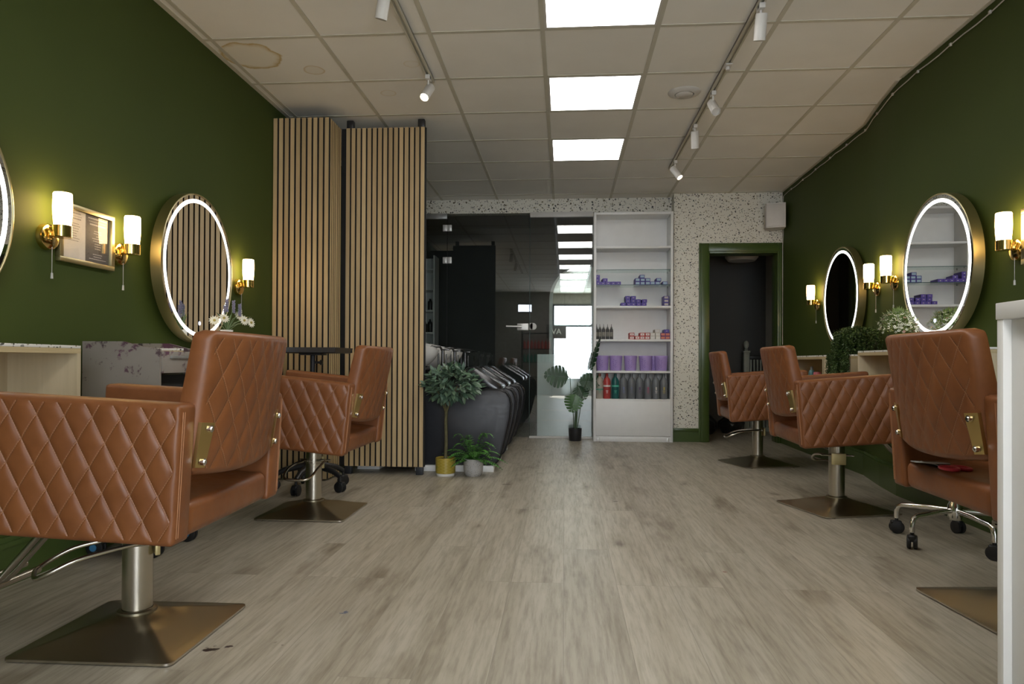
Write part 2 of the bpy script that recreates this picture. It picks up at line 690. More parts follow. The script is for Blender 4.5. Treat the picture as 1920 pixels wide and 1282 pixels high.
def dup(root, loc=None, rz=None, label=None, group=None):
    r = root.copy()
    COL.objects.link(r)
    if loc is not None:
        r.location = loc
    if rz is not None:
        r.rotation_euler = (0, 0, rz)
    if label:
        r['label'] = label
    if group:
        r['group'] = group
    for ch in kids(root):
        c = ch.copy()
        COL.objects.link(c)
        c.parent = r
        for g in kids(ch):
            d = g.copy()
            COL.objects.link(d)
            d.parent = c
    return r


def slab(mb, W, Hh, T, redge=.015, rcorner=.02, nu=24, nv=16, fn=None, qa=None, qb=None, mi=0, mq=None):
    """rounded upholstered slab: spans W x Hh in (s,t), thickness T along n; fn maps (s,t,n) to 3-D"""
    def grid(k, n):
        x = k / n
        return x
    us = sorted(set([0, .25 * redge / W, .6 * redge / W, redge / W] + [redge / W + (1 - 2 * redge / W) * i / nu for i in range(nu + 1)] + [1 - .6 * redge / W, 1 - .25 * redge / W, 1]))
    ts = sorted(set([0, .25 * redge / Hh, .6 * redge / Hh, redge / Hh] + [redge / Hh + (1 - 2 * redge / Hh) * i / nv for i in range(nv + 1)] + [1 - .6 * redge / Hh, 1 - .25 * redge / Hh, 1]))
    A, B = len(us), len(ts)
    top, bot = [], []
    for u in us:
        for t in ts:
            s_, t_ = u * W, t * Hh
            d = min(s_, W - s_, t_, Hh - t_)
            r = redge
            half = T / 2
            if d < r:
                half = T / 2 - r + math.sqrt(max(0, r * r - (r - d) ** 2))
            # round the corners of the outline
            x, y = s_, t_
            for cx, sx in ((rcorner, -1), (W - rcorner, 1)):
                for cy, sy in ((rcorner, -1), (Hh - rcorner, 1)):
                    p, q = (x - cx) * sx / rcorner, (y - cy) * sy / rcorner
                    if p > 0 and q > 0:
                        p2 = p * math.sqrt(max(0, 1 - q * q / 2))
                        q2 = q * math.sqrt(max(0, 1 - p * p / 2))
                        x, y = cx + sx * p2 * rcorner, cy + sy * q2 * rcorner
            ease = min(1, max(0, (d - r * .5) / .02))
            ha = half + (qa(s_, t_) * ease if qa else 0)
            hb = half + (qb(s_, t_) * ease if qb else 0)
            top.append(Vector(fn(x, y, ha)))
            bot.append(Vector(fn(x, y, -hb)))
    fs = []
    fq = []
    N = A * B
    for i in range(A - 1):
        for j in range(B - 1):
            inner = mq is not None and us[i] * W >= redge * .9 and us[i + 1] * W <= W - redge * .9 and ts[j] * Hh >= redge * .9 and ts[j + 1] * Hh <= Hh - redge * .9
            a, b, c, d = i * B + j, (i + 1) * B + j, (i + 1) * B + j + 1, i * B + j + 1
            (fq if inner else fs).append((a, b, c, d))
            fs.append((N + d, N + c, N + b, N + a))
    border = [i * B for i in range(A)] + [(A - 1) * B + j for j in range(1, B)] + [i * B + B - 1 for i in range(A - 2, -1, -1)] + [j for j in range(B - 2, 0, -1)]
    for k in range(len(border)):
        a, b = border[k], border[(k + 1) % len(border)]
        fs.append((b, a, N + a, N + b))
    o = len(mb.v)
    mb.add(top + bot, fs, mi, True)
    for f in fq:
        mb.f.append([o + i for i in f])
        mb.mi.append(mq)
        mb.sm.append(True)
    return mb


def quilt(w=.068, h=.112, amp=.006, sh=0.0, fold=.35):
    def f(s, t):
        a = s / w + t / h + sh
        b = s / w - t / h + sh
        da = abs(a - round(a))
        db = abs(b - round(b))
        ga = math.exp(-(da / .10) ** 1.3)
        gb = math.exp(-(db / .13) ** 1.3)
        pil = (1 - ga * .5) * (1 - gb)
        puff = math.sin(PI * (a % 1)) * math.sin(PI * (b % 1))
        return amp * (.60 * pil + .28 * puff + fold * (1 - (b % 1)) * (1 - gb)) - amp * .5
    return f


def quilt_leather(name, lo, hi, axis_s, w, h, sh, s0, t0, sgn=1):
    """leather with the sewn seams of the quilting: fine creases and pale thread along both diagonals"""
    m = leather(name, lo, hi)
    t = NT.__new__(NT)
    t.m, t.t = m, m.node_tree
    t.b = t.t.nodes['Principled BSDF']
    t.out = t.t.nodes['Material Output']
    sp = t.n('ShaderNodeSeparateXYZ')
    t.l(t.coord(), sp.inputs[0])
    S = t.math('MULTIPLY', t.math('SUBTRACT', sp.outputs[axis_s], s0), sgn / w)
    T = t.math('DIVIDE', t.math('SUBTRACT', sp.outputs[2], t0), h)
    a = t.math('ADD', t.math('ADD', S, T), sh)
    b = t.math('ADD', t.math('SUBTRACT', S, T), sh)

    def near(v):
        return t.math('ABSOLUTE', t.math('SUBTRACT', t.math('FRACT', t.math('ADD', v, .5)), .5))
    da, db = near(a), near(b)
    dmin = t.math('MINIMUM', da, db)
    crease = t.n('ShaderNodeMapRange')
    crease.interpolation_type = 'SMOOTHSTEP'
    crease.inputs['From Max'].default_value = .055
    t.l(dmin, crease.inputs['Value'])
    thr_a = t.math('MULTIPLY', t.math('LESS_THAN', da, .014), t.math('GREATER_THAN', t.math('FRACT', t.math('MULTIPLY', b, 11.0)), .35))
    thr_b = t.math('MULTIPLY', t.math('LESS_THAN', db, .014), t.math('GREATER_THAN', t.math('FRACT', t.math('MULTIPLY', a, 11.0)), .35))
    th = t.math('MAXIMUM', thr_a, thr_b)
    old = t.b.inputs['Base Color'].links[0].from_socket
    t.l(t.mix(t.math('MULTIPLY', th, .55), old, (.46, .26, .15)), t.b.inputs['Base Color'])
    bp = t.b.inputs['Normal'].links[0].from_node
    b2 = t.n('ShaderNodeBump')
    b2.inputs['Strength'].default_value = .55
    b2.inputs['Distance'].default_value = .003
    t.l(crease.outputs[0], b2.inputs['Height'])
    t.l(bp.outputs[0], b2.inputs['Normal'])
    t.l(b2.outputs[0], t.b.inputs['Normal'])
    return m


# ------------------------------------------------------------------ the setting
XL, CEIL = -1.99, 2.549
RW = [(2.05, -2.5), (2.05, 4.45), (2.10, 4.80), (2.185, 5.25), (2.19, 6.0), (2.21, 7.3), (2.21, 7.42)]
struct('floor', MB().box((-3, -3.2, -.06), (3.2, 10, 0)), 'floor')


def strip_wall(name, path, z0, z1, thick, mats):
    mb = MB()
    n = len(path)
    out = []
    for i, (x, y) in enumerate(path):
        out.append((x + thick, y))
    vs = []
    for (x, y) in path:
        vs += [(x, y, z0), (x, y, z1)]
    for (x, y) in out:
        vs += [(x, y, z0), (x, y, z1)]
    fs = []
    for i in range(n - 1):
        a = i * 2
        fs += [(a, a + 1, a + 3, a + 2)]
        b = 2 * n + i * 2
        fs += [(b, b + 2, b + 3, b + 1)]
        fs += [(a + 1, b + 1, b + 3, a + 3), (a, a + 2, b + 2, b)]
    fs += [(0, 2 * n, 2 * n + 1, 1), (2 * n - 2, 2 * n - 1, 4 * n - 1, 4 * n - 2)]
    mb.add(vs, fs)
    return mb


struct('wall_left', MB().box((XL - .12, -2.5, 0), (XL, 9.4, 2.75)), 'wall')
struct('wall_right', strip_wall('wall_right', RW, 0, 2.75, .15, 'wall'), 'wall')
# ceiling: tiles sit a little above the grid bars
struct('ceiling', MB().box((XL - .1, -2.5, 2.5525), (2.5, 7.6, 2.66)), 'tile')
g = MB()
C0, R0 = -.1215, 3.645
for k in range(-4, 5):
    x = C0 + .6 * k
    if XL < x < 2.25:
        g.box((x - .012, -2.5, CEIL), (x + .012, 7.48, 2.553))
for k in range(-11, 7):
    y = R0 + .6 * k
    g.box((XL, y - .012, CEIL + .0005), (2.24, y + .012, 2.553))
g.box((XL, -2.5, CEIL), (XL + .028, 7.48, 2.553))
g.box((2.03, -2.5, CEIL), (2.05, 4.4, 2.553))
for i in range(1, len(RW) - 2):
    (x0, y0), (x1, y1) = RW[i], RW[i + 1]
    g.prism([(x0 - .022, y0), (x1 - .022, y1), (x1, y1), (x0, y0)], CEIL, 2.553, axis=2)
struct('trim_1', g, 'grid', merge=False)

# back wall: header strip over the glass, the recess and the terrazzo wall with the doorway
wb = MB()
wb.box((XL, 7.44, 2.405), (1.14, 7.56, 2.557))
wb.box((.30, 7.49, 0), (1.14, 7.56, 2.41))
wb.box((1.12, 7.28, 0), (1.43, 7.49, 2.555))
wb.box((1.43, 7.28, 1.985), (2.25, 7.42, 2.555))
struct('wall_back', wb, 'terr')
# door lining and moulded architrave
tr = MB()
for x0, x1 in ((1.372, 1.478), (2.156, 2.212)):
    tr.box((x0, 7.262, 0), (x1, 7.30, 2.036), .004)
    tr.box((x0 + .018, 7.250, 0), (x1 - .012, 7.27, 2.018), .006)
tr.box((1.4785, 7.262, 1.93), (2.1555, 7.30, 2.036), .004)
tr.box((1.4665, 7.2505, 1.948), (2.1735, 7.27, 2.018), .006)
tr.box((1.455, 7.301, 0), (1.4775, 7.46, 1.955), .003)
tr.box((2.1565, 7.301, 0), (2.18, 7.46, 1.955), .003)
tr.box((1.4785, 7.301, 1.93), (2.1555, 7.46, 1.955), .003)
struct('trim_2', tr, 'skirt', merge=False)


def skirting(mb, pts, side):
    h = .175
    for i in range(len(pts) - 1):
        (x0, y0), (x1, y1) = pts[i], pts[i + 1]
        for t, z0, z1 in ((.018, 0, h - .035), (.024, h - .035, h - .018), (.013, h - .018, h)):
            mb.prism([(x0, y0), (x1, y1), (x1 + side * t, y1), (x0 + side * t, y0)], z0, z1, axis=2)
    return mb


struct('baseboard_left', skirting(MB(), [(XL, -2.5), (XL, 7.4)], 1), 'skirt')
struct('baseboard_right', skirting(MB(), RW[:-1], -1), 'skirt')
bb = MB()
bb.box((1.112, 7.262, 0), (1.372, 7.282, .125)).box((1.112, 7.256, .105), (1.372, 7.282, .14), .003)
struct('baseboard_back', bb, 'skirt')

# dark wash room behind the glass and the passage behind the doorway
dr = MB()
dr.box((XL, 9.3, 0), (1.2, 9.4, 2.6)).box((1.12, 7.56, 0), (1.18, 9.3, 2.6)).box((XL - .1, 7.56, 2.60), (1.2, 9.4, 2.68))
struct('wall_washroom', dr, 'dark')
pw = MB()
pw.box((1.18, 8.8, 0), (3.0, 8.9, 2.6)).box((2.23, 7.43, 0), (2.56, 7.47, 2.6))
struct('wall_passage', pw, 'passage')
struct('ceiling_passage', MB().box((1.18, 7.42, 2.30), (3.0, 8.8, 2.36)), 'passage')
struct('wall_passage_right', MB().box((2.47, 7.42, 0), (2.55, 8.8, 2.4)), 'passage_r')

# shop front behind the camera: window, glass door, dark frames
wf = MB()
wf.box((XL, -2.5, 0), (-1.16, -2.40, 2.66)).box((1.72, -2.5, 0), (2.1, -2.40, 2.66))
wf.box((-1.16, -2.5, 0), (-.82, -2.40, 2.04)).box((-1.16, -2.5, 2.28), (-.82, -2.40, 2.66))
wf.box((-.82, -2.5, 0), (-.32, -2.40, 2.66))
wf.box((-.32, -2.5, 2.28), (1.72, -2.40, 2.66)).box((-.32, -2.5, 0), (.74, -2.40, .35))
struct('wall_front', wf, 'front')
fr = MB()
for x, w_ in ((-.32, .06), (.70, .06), (1.68, .06)):
    fr.box((x, -2.49, .0 if x > .5 else .35), (x + w_, -2.42, 2.28))
for z in (.35, 1.70, 2.22):
    fr.box((-.32, -2.49, z), (.74, -2.42, z + .06))
fr.box((.74, -2.49, 2.10), (1.70, -2.42, 2.20)).box((.74, -2.49, 0), (1.70, -2.42, .12))
for z in (2.04, 2.25):
    fr.box((-1.16, -2.49, z), (-.82, -2.42, z + .03))
struct('window_3', fr, 'blackpost')

# glass partition
win = MB().box((-1.488, 7.448, .02), (-1.272, 7.458, 2.36))
w1 = struct('window_1', win, 'glass')
MB().box((-1.50, 7.435, 2.352), (-1.27, 7.47, 2.41), .002).build('channel', 'grey', w1)
win = MB().box((-.370, 7.448, .02), (.30, 7.458, 2.36))
w2 = struct('window_2', win, 'glass')
MB().box((-.372, 7.43, 2.358), (.298, 7.47, 2.412), .002).build('channel', 'whiteplastic', w2)
MB().box((-.372, 7.43, 0), (.298, 7.49, .022), .002).build('sill', 'whiteplastic', w2)
d1 = struct('door_1', MB().box((-1.262, 7.448, .012), (-.378, 7.458, 2.40)), 'glass')
for z in (2.253, 1.905, .25):
    h = MB()
    for sx in (-1, 1):
        h.box((-1.267 + sx * .026 - .022, 7.436, z - .034), (-1.267 + sx * .026 + .022, 7.47, z + .034), .003)
    h.cyl((-1.267, 7.45, z - .034), (-1.267, 7.45, z + .034), .007)
    h.build('hinge', 'satin', d1)
hd = MB().box((-.505, 7.425, 1.150), (-.385, 7.478, 1.222), .004)
hd.tube([(-.46, 7.425, 1.187), (-.46, 7.385, 1.187), (-.50, 7.38, 1.187), (-.62, 7.38, 1.190)], .010, 12)
tag(hd.build('handle', 'satin', d1), 'brushed metal lever handle')
st = MB().box((-.374, 7.425, 1.155), (-.335, 7.478, 1.228), .004)
st.cyl((-.335, 7.425, 1.1915), (-.335, 7.478, 1.1915), .036, 20)
st.build('strike_box', 'whiteplastic', w2)
gp = MB()
gp.box((-.374, 7.446, .02), (-.371, 7.459, 2.36))
gp.build('pane_edge', 'glassedge', w2)

# ------------------------------------------------------------------ ceiling fittings
def ceiling_light(row, label):
    y0 = R0 + .6 * row
    t = thing('ceiling_light', label, 'ceiling light', (C0 + .3, y0 + .3, CEIL), 0, 'square light panels in the ceiling')
    f = MB()
    for a, b in (((-.288, -.288), (.288, -.276)), ((-.288, .276), (.288, .288)), ((-.288, -.276), (-.276, .276)), ((.276, -.276), (.288, .276))):
        f.box((*a, .0005), (*b, .0032))
    f.build('frame', 'whiteplastic', t)
    MB().box((-.277, -.277, .001), (.277, .277, .0032)).build('diffuser', 'panel', t)
    return t


ceiling_light(-1, 'square white light panel nearest the shop front, cut by the top of the photo')
ceiling_light(1, 'square lit ceiling panel in the middle of the row of three, beside the round vent')
ceiling_light(3, 'square lit ceiling panel closest to the white shelving')
for r_ in (-3, -5, -7, -9):
    ceiling_light(r_, 'square lit ceiling panel over the front of the shop behind the camera')

t = thing('ceiling_vent', 'round white extract vent in the ceiling beside the lighting track', 'vent', (.764, 4.556, CEIL))
MB().lathe([(.104, .008), (.104, .002), (.098, -.004), (.062, -.012), (.058, -.004)], n=36, caps=False).build('rim', 'whiteplastic', t)
MB().lathe([(.001, -.020), (.045, -.018), (.055, -.012), (.052, -.004), (.0, -.002)], n=36, caps=False).build('disc', 'whiteplastic', t)

TRL = thing('lighting_track', 'white lighting track carrying two spotlights, on the side of the slatted screen', 'lighting track', (-.825, 0, CEIL), 0, 'ceiling lighting tracks')
TRR = thing('lighting_track', 'white lighting track carrying four spotlights, on the side of the doorway', 'lighting track', (.935, 0, CEIL), 0, 'ceiling lighting tracks')
for T_, y0, y1, conn in ((TRL, 1.4, 4.24, None), (TRR, 1.4, 6.28, 4.10)):
    m = MB()
    m.box((-.017, y0, -.020), (-.007, y1, .0)).box((.007, y0, -.020), (.017, y1, .0)).box((-.017, y0, -.006), (.017, y1, 0)).box((-.017, y0 - .01, -.02), (.017, y0, 0)).box((-.017, y1, -.02), (.017, y1 + .012, 0))
    m.build('rail', 'grid', T_)
    if conn:
        MB().box((-.02, conn - .035, -.030), (.02, conn + .035, -.0205), .003).cyl((0, conn, -.032), (0, conn, -.05), .012).build('connector', 'whiteplastic', T_)


def spot(x, y, aim, label, lit, first=[None]):
    t = thing('track_spotlight', label, 'spotlight', (x, y, CEIL - .0205), 0, 'white track spotlights')
    MB().box((-.014, -.03, -.026), (.014, .03, 0), .002).build('adapter', 'whiteplastic', t)
    MB().box((-.0145, -.022, -.022), (.0145, .005, -.006)).build('adapter_clip', 'black', t)
    MB().cyl((0, 0, -.026), (0, 0, -.085), .006, 10).build('stem', 'whiteplastic', t)
    d = Vector(aim).normalized()
    c = Vector((0, 0, -.090))
    q = d.to_track_quat('Z', 'Y').to_matrix().to_4x4()
    mt = Matrix.Translation(c) @ q
    MB().lathe([(.0, -.045), (.026, -.045), (.028, -.042), (.028, .075), (.025, .075), (.025, .062)], n=28, caps=False, mtx=mt).build('lamp_head', 'whiteplastic', t)
    MB().lathe([(.0, .064), (.0245, .064)], n=24, caps=False, mtx=mt).build('bulb', 'spotlit' if lit else 'whiteplastic', t)
    return t


spot(-.825, 3.10, (-.25, .25, -1), 'white track spotlight cut by the top edge, nearest on the track by the slatted screen', False)
spot(-.825, 4.14, (-.20, -.62, -.75), 'lit white spotlight at the far end of the track by the slatted screen', True)
spot(.935, 3.42, (.0, .35, -1), 'largest white spotlight, first on the long track by the doorway', False)
spot(.935, 4.50, (.12, -.75, -.8), 'white spotlight turned to show its unlit bulb, beside the round vent', False)
spot(.935, 5.12, (.1, .4, -1), 'third white spotlight along the long track, pointing straight down', False)
spot(.935, 6.02, (.45, -.35, -.75), 'lit white spotlight at the far end of the long track, over the terrazzo wall', True)

# ------------------------------------------------------------------ slatted folding screen
def veneer(mb, a, b, axis, side):
    # black slat with an oak veneer on its face only
    a2, b2 = list(a), list(b)
    a3, b3 = list(a), list(b)
    if side < 0:
        b2[axis] = a[axis] + .0014
        a3[axis] = a[axis] + .0014
    else:
        a2[axis] = b[axis] - .0014
        b3[axis] = b[axis] - .0014
    mb.box(a2, b2, mi=0)
    mb.box(a3, b3, mi=1)


def slat_face(mb, n, pitch, w, z0, z1, depth=.012, mi=0):
    for i in range(n):
        x = i * pitch
        veneer(mb, (x, -depth, z0), (x + w, 0, z1), 1, -1)


scr = thing('folding_screen', 'tall oak slat folding screen with black backing between the green wall and the wash area', 'screen', (-1.985, 4.62, 0))
m = MB(); slat_face(m, 10, .03983, .0275, .012, 2.462); m.build('slat_panel', ['oak', 'felt'], scr, merge=False)
MB().box((-.004, .0005, .012), (.386, .02, 2.462)).build('backing', 'felt', scr)
# return leaf
m = MB()
for i in range(6):
    y = .012 + i * .0395
    veneer(m, (.386, y, .012), (.391, y + .0275, 2.462), 0, 1)
m.build('slat_panel', ['oak', 'felt'], scr, merge=False)
MB().box((.372, .0205, .012), (.3855, .252, 2.462)).build('backing', 'felt', scr)
m = MB()
pc = .0388
for i in range(15):
    x = .412 + i * pc
    veneer(m, (x, .288, .058), (x + .0275, .300, 2.486), 1, -1)
m.build('slat_panel', ['oak', 'felt'], scr, merge=False)
MB().box((.374, .3005, .058), (.412 + 15 * pc - .002, .318, 2.486)).build('backing', 'felt', scr)
for x in (.412, .412 + 14 * pc - .024):
    MB().box((x, .292, 0), (x + .05, .335, .0575), .003).build('foot', 'blackpost', scr)
    MB().box((x, .292, 2.4865), (x + .05, .335, 2.545), .006).build('top_bracket', 'black', scr)

# ------------------------------------------------------------------ styling chairs
def superpost(mb):
    mb.lathe([(.0, .050), (.053, .050), (.0545, .062), (.054, .070), (.050, .073), (.043, .074)], n=32, caps=False)


def chair_parts():
    P = {}
    # base: pressed square plate rising to the post
    b = MB()
    N = 36
    S = .232
    vs, fs = [], []
    for i in range(N + 1):
        for j in range(N + 1):
            x, y = -S + 2 * S * i / N, -S + 2 * S * j / N
            ax, ay = abs(x), abs(y)
            cheb = max(ax, ay)
            rad = math.hypot(x, y)
            k = min(1, max(0, (rad - .05) / .09))
            d = cheb * k + rad * (1 - k)
            h = max(0, 1 - max(0, d - .055) / (S - .055))
            z = .010 + .054 * h ** 1.25
            # rounded corners
            cr = .02
            if ax > S - cr and ay > S - cr:
                px, py = (ax - S + cr) / cr, (ay - S + cr) / cr
                ax = S - cr + cr * px * math.sqrt(1 - py * py / 2)
                ay = S - cr + cr * py * math.sqrt(1 - px * px / 2)
                x, y = math.copysign(ax, x), math.copysign(ay, y)
            vs.append((x, y, z))
    for i in range(N):
        for j in range(N):
            a = i * (N + 1) + j
            fs.append((a, a + N + 1, a + N + 2, a + 1))
    b.add(vs, fs, 0, True)
    rim = [i * (N + 1) for i in range(N + 1)] + [N * (N + 1) + j for j in range(1, N + 1)] + [i * (N + 1) + N for i in range(N - 1, -1, -1)] + [j for j in range(N - 1, 0, -1)]
    lo = [(vs[i][0], vs[i][1], .0035) for i in rim]
    hi = [vs[i] for i in rim]
    n = len(rim)
    b.add(hi + lo, [(i, (i + 1) % n, n + (i + 1) % n, n + i) for i in range(n)], 1)
    b.add(lo, [list(range(n - 1, -1, -1))], 0)
    for sx in (-1, 1):
        for sy in (-1, 1):
            b.cyl((sx * .18, sy * .215, 0), (sx * .18, sy * .215, .0036), .012, 12)
    P['base'] = b.build('base', ['bronze', 'steel'])
    c = MB()
    superpost(c)
    P['collar'] = c.build('collar', 'bronze')
    p = MB()
    p.lathe([(.0, .05), (.0415, .05), (.0415, .262), (.0405, .263), (.0405, .266), (.0415, .267), (.0415, .352)], n=32)
    P['post'] = p.build('post', 'steel')
    u = MB()
    u.box((-.10, -.13, .345), (.13, .13, .362), .003)
    P['seat_frame'] = u.build('seat_frame', 'black')
    # pump pedal (local -y side = the side it hangs out to)
    pd = MB()
    mp_ = MB().box((-.037, .042, .228), (.037, .056, .290), .002)
    P['plate'] = mp_.build('pedal_plate', 'plate')
    pd.box((-.010, -.045, .268), (.010, .045, .284), .002)
    pts = [(.055, .02, .276), (.075, -.06, .272), (.088, -.16, .258), (.085, -.225, .228), (.062, -.255, .212), (-.040, -.255, .212), (-.066, -.225, .226), (-.072, -.16, .258), (-.064, -.06, .272), (-.055, .02, .276)]
    sm = []
    for i in range(len(pts) - 1):
        for k in range(4):
            a, bb_ = Vector(pts[i]), Vector(pts[i + 1])
            sm.append(a.lerp(bb_, k / 4))
    sm.append(Vector(pts[-1]))
    for _ in range(2):
        sm = [sm[0]] + [(sm[i - 1] + sm[i] * 2 + sm[i + 1]) / 4 for i in range(1, len(sm) - 1)] + [sm[-1]]
    pd.tube(sm, .0065, 10)
    pd.cyl((-.085, .02, .276), (.085, .02, .276), .0055, 10)
    P['pedal'] = pd.build('pedal', 'steel')
    lo_, hi_ = TAN
    M['quilt_arm'] = quilt_leather('quilted_tan_leather_arm', lo_, hi_, 0, .0715, .124, .35, -.275, .362)
    M['quilt_back'] = quilt_leather('quilted_tan_leather_back', lo_, hi_, 1, .078, .130, .2, .2675, .530, -1)
    # seat cushion
    s = MB()
    s.box((-.268, -.2600, .3635), (.31, .2600, .458), .026, 5, smooth=True)
    P['seat'] = s.build('seat', 'tan')
    # armrests, outer faces quilted with diamond pleats
    for side, nm in ((1, 'arm_l'), (-1, 'arm_r')):
        a = MB()
        x0, z0, W_, H_ = -.275, .362, .585, .356
        T = .082
        q = quilt(.0715, .124, .0058, sh=.35)
        qq = (lambda s_, t_: q(s_, t_))

        def fn(s_, t_, n_, side=side):
            return (x0 + s_, side * (.303 + n_), z0 + t_)
        slab(a, W_, H_, T, .013, .016, 150, 92, fn, qa=qq, mq=1)
        P[nm] = a.build('armrest', ['tan', 'quilt_arm'])
        sg = MB()
        for dy in (.0, -.009):
            yy = side * (.303 + T / 2 - .0125 + dy)
            sg.tube([(x0 - .0005, yy, z0 + .02), (x0 - .0005, yy, z0 + H_ - .02)], .0012, 6)
        P[nm + '_seam'] = sg.build('seam', 'stitch')
    # backrest: bowed slab leaning back
    bk = MB()
    Wb, Hb, Tb = .535, .378, .066
    q = quilt(.078, .130, .0045, sh=.2, fold=.1)

    def fb(s_, t_, n_):
        y = -(s_ - Wb / 2)
        bow = .040 * (1 - (2 * y / Wb) ** 2)
        u = t_ / Hb
        thick = 1.12 - .22 * u
        xr = -.232 - .046 * u - bow
        droop = .018 * (1 - (2 * y / Wb) ** 2) * (1 - u)
        return (xr - n_ * thick, y, .530 + t_ - droop)
    slab(bk, Wb, Hb, Tb, .018, .030, 110, 80, fb, qa=q, mq=1)
    P['back'] = bk.build('backrest', ['tan', 'quilt_back'])
    sm_ = MB()
    line = []
    for i in range(25):
        s_ = .016 + (Wb - .032) * i / 24
        p_ = fb(s_, Hb - .015, Tb / 2 - .003)
        line.append(p_)
    sm_.tube(line, .0016, 6)
    for s_ in (.014, Wb - .014):
        sm_.tube([fb(s_, .02 + (Hb - .035) * i / 12, Tb / 2 - .003) for i in range(13)], .0014, 6)
    P['back_seam'] = sm_.build('piping', 'stitch')
    # gold hinge plates with bolts on the back
    for side, nm in ((1, 'br_l'), (-1, 'br_r')):
        br = MB()
        s0 = Wb / 2 - side * .262
        s1 = Wb / 2 - side * .225
        pl = []
        br_pts = [(Wb / 2 - side * .262, .020), (Wb / 2 - side * .228, .020), (Wb / 2 - side * .214, .138), (Wb / 2 - side * .262, .138)]
        A_ = [fb(s_, t_, Tb / 2 + .005) for s_, t_ in br_pts]
        B_ = [fb(s_, t_, Tb / 2 - .004) for s_, t_ in br_pts]
        br.add(A_ + B_, [(0, 1, 2, 3), (7, 6, 5, 4), (0, 4, 5, 1), (1, 5, 6, 2), (2, 6, 7, 3), (3, 7, 4, 0)])
        P[nm] = br.build('back_plate', 'gold')
        for bi, (t_, so) in enumerate(((.036, .244), (.122, .236))):
            bo = MB()
            p0 = Vector(fb(Wb / 2 - side * so, t_, Tb / 2 + .004))
            p1 = Vector(fb(Wb / 2 - side * so, t_, Tb / 2 + .014))
            bo.cyl(p0, p1, .0095, 14)
            bo.cyl(p1, p1 + (p1 - p0) * .25, .006, 10)
            P[nm + '_b%d' % bi] = bo.build('bolt', 'chrome')
    # U shaped footrest
    fr_ = MB()
    for sy in (-1, 1):
        fr_.tube([(.12, sy * .024, .37), (.22, sy * .024, .355), (.26, sy * .024, .325), (.40, sy * .024, .150), (.425, sy * .024, .125), (.455, sy * .024, .112)], .0095, 10)
    fr_.tube([(.455, -.20, .100), (.455, .20, .100)], .012, 12)
    fr_.tube([(.50, -.20, .115), (.50, .20, .115)], .010, 12)
    P['footrest'] = fr_.build('footrest', 'steel')
    return P


CP = chair_parts()
UP = {'seat', 'arm_l', 'arm_r', 'back', 'back_seam', 'br_l', 'br_r', 'seat_frame', 'footrest'}
SUB = {'arm_l_seam': 'arm_l', 'arm_r_seam': 'arm_r', 'br_l_b0': 'br_l', 'br_r_b0': 'br_r', 'br_l_b1': 'br_l', 'br_r_b1': 'br_r', 'back_seam': 'back', 'collar': 'base'}
used = set()


def chair(loc, yaw, pitch, dz, off, base_yaw, ped_yaw, label, ped_h=0.0):
    t = thing('styling_chair', label, 'chair', (loc[0], loc[1], 0), 0, 'tan leather styling chairs')
    up = Matrix.Translation((off[0], off[1], dz)) @ Matrix.Rotation(math.radians(yaw), 4, 'Z') @ Matrix.Translation((0, 0, .34)) @ Matrix.Rotation(-math.radians(pitch), 4, 'Y') @ Matrix.Translation((0, 0, -.34))
    made = {}
    for k, o in CP.items():
        if k in SUB:
            continue
        c = o if k not in used else o.copy()
        if k in used:
            COL.objects.link(c)
        used.add(k)
        c.parent = t
        if k in UP:
            c.matrix_local = up
        elif k == 'base':
            c.matrix_local = Matrix.Rotation(math.radians(base_yaw), 4, 'Z')
        elif k in ('pedal', 'plate'):
            c.matrix_local = Matrix.Translation((0, 0, ped_h)) @ Matrix.Rotation(math.radians(ped_yaw), 4, 'Z')
        made[k] = c
    for k, par in SUB.items():
        o = CP[k]
        c = o if k not in used else o.copy()
        if k in used:
            COL.objects.link(c)
        used.add(k)
        c.parent = made[par]
        c.matrix_local = Matrix.Identity(4)
    return t


CHL = chair((-1.263, 1.99), 181.9, 3.0, -.006, (.013, .003), 1.0, -52, 'largest tan quilted leather chair, closest to the camera on the side of the price list')
chair((-1.336, 3.65), 179.5, 5.8, .011, (.001, -.006), .5, -3, 'tan quilted leather chair in front of the slatted screen')
chair((1.549, 5.74), -4.3, 4.6, .018, (.010, -.023), 16.0, -95, 'smallest tan quilted leather chair, in front of the dark doorway')
chair((1.516, 4.02), -2.1, 4.6, .021, (.013, .05), 16.0, 172, 'middle tan quilted leather chair on the doorway side, square gold block on its post', .022)
chair((1.500, 2.39), -1.1, 3.4, .019, (-.021, -.068), 5.5, 150, 'tan quilted leather chair beside the white desk, pink scissors on its seat')

# ------------------------------------------------------------------ lit round mirrors
def mirror(X, Y, Z, side, label, R=.388, tilt=2.2):
    # side: +1 faces +x (on the left wall), -1 faces -x
    t = thing('round_mirror', label, 'mirror', (X + side * .016, Y, Z), side * math.radians(tilt), 'round brass mirrors with a lit ring')
    rot = Matrix.Rotation(side * PI / 2, 4, 'Y')
    MB().lathe([(R - .004, .001), (R, .002), (R, .054), (R - .005, .0555), (R - .007, .054), (R - .007, .050)], n=96, caps=False, mtx=rot).build('frame', 'brush_brass', t)
    g1 = MB().lathe([(.0, .052), (R - .0075, .052), (R - .0075, .040), (0, .040)], n=96, caps=False, mtx=rot, smooth=False)
    g1.build('mirror_glass', 'mirror', t)
    MB().lathe([(R - .047, .0525), (R - .047, .0535), (R - .028, .0535), (R - .028, .0525)], n=96, caps=False, mtx=rot).build('light_ring', 'ring', t)
    MB().lathe([(0, .054), (.010, .054), (.010, .0525)], n=16, caps=False, mtx=Matrix.Translation((0, 0, -R + .10)) @ rot).build('touch_button', 'touch', t)
    return t


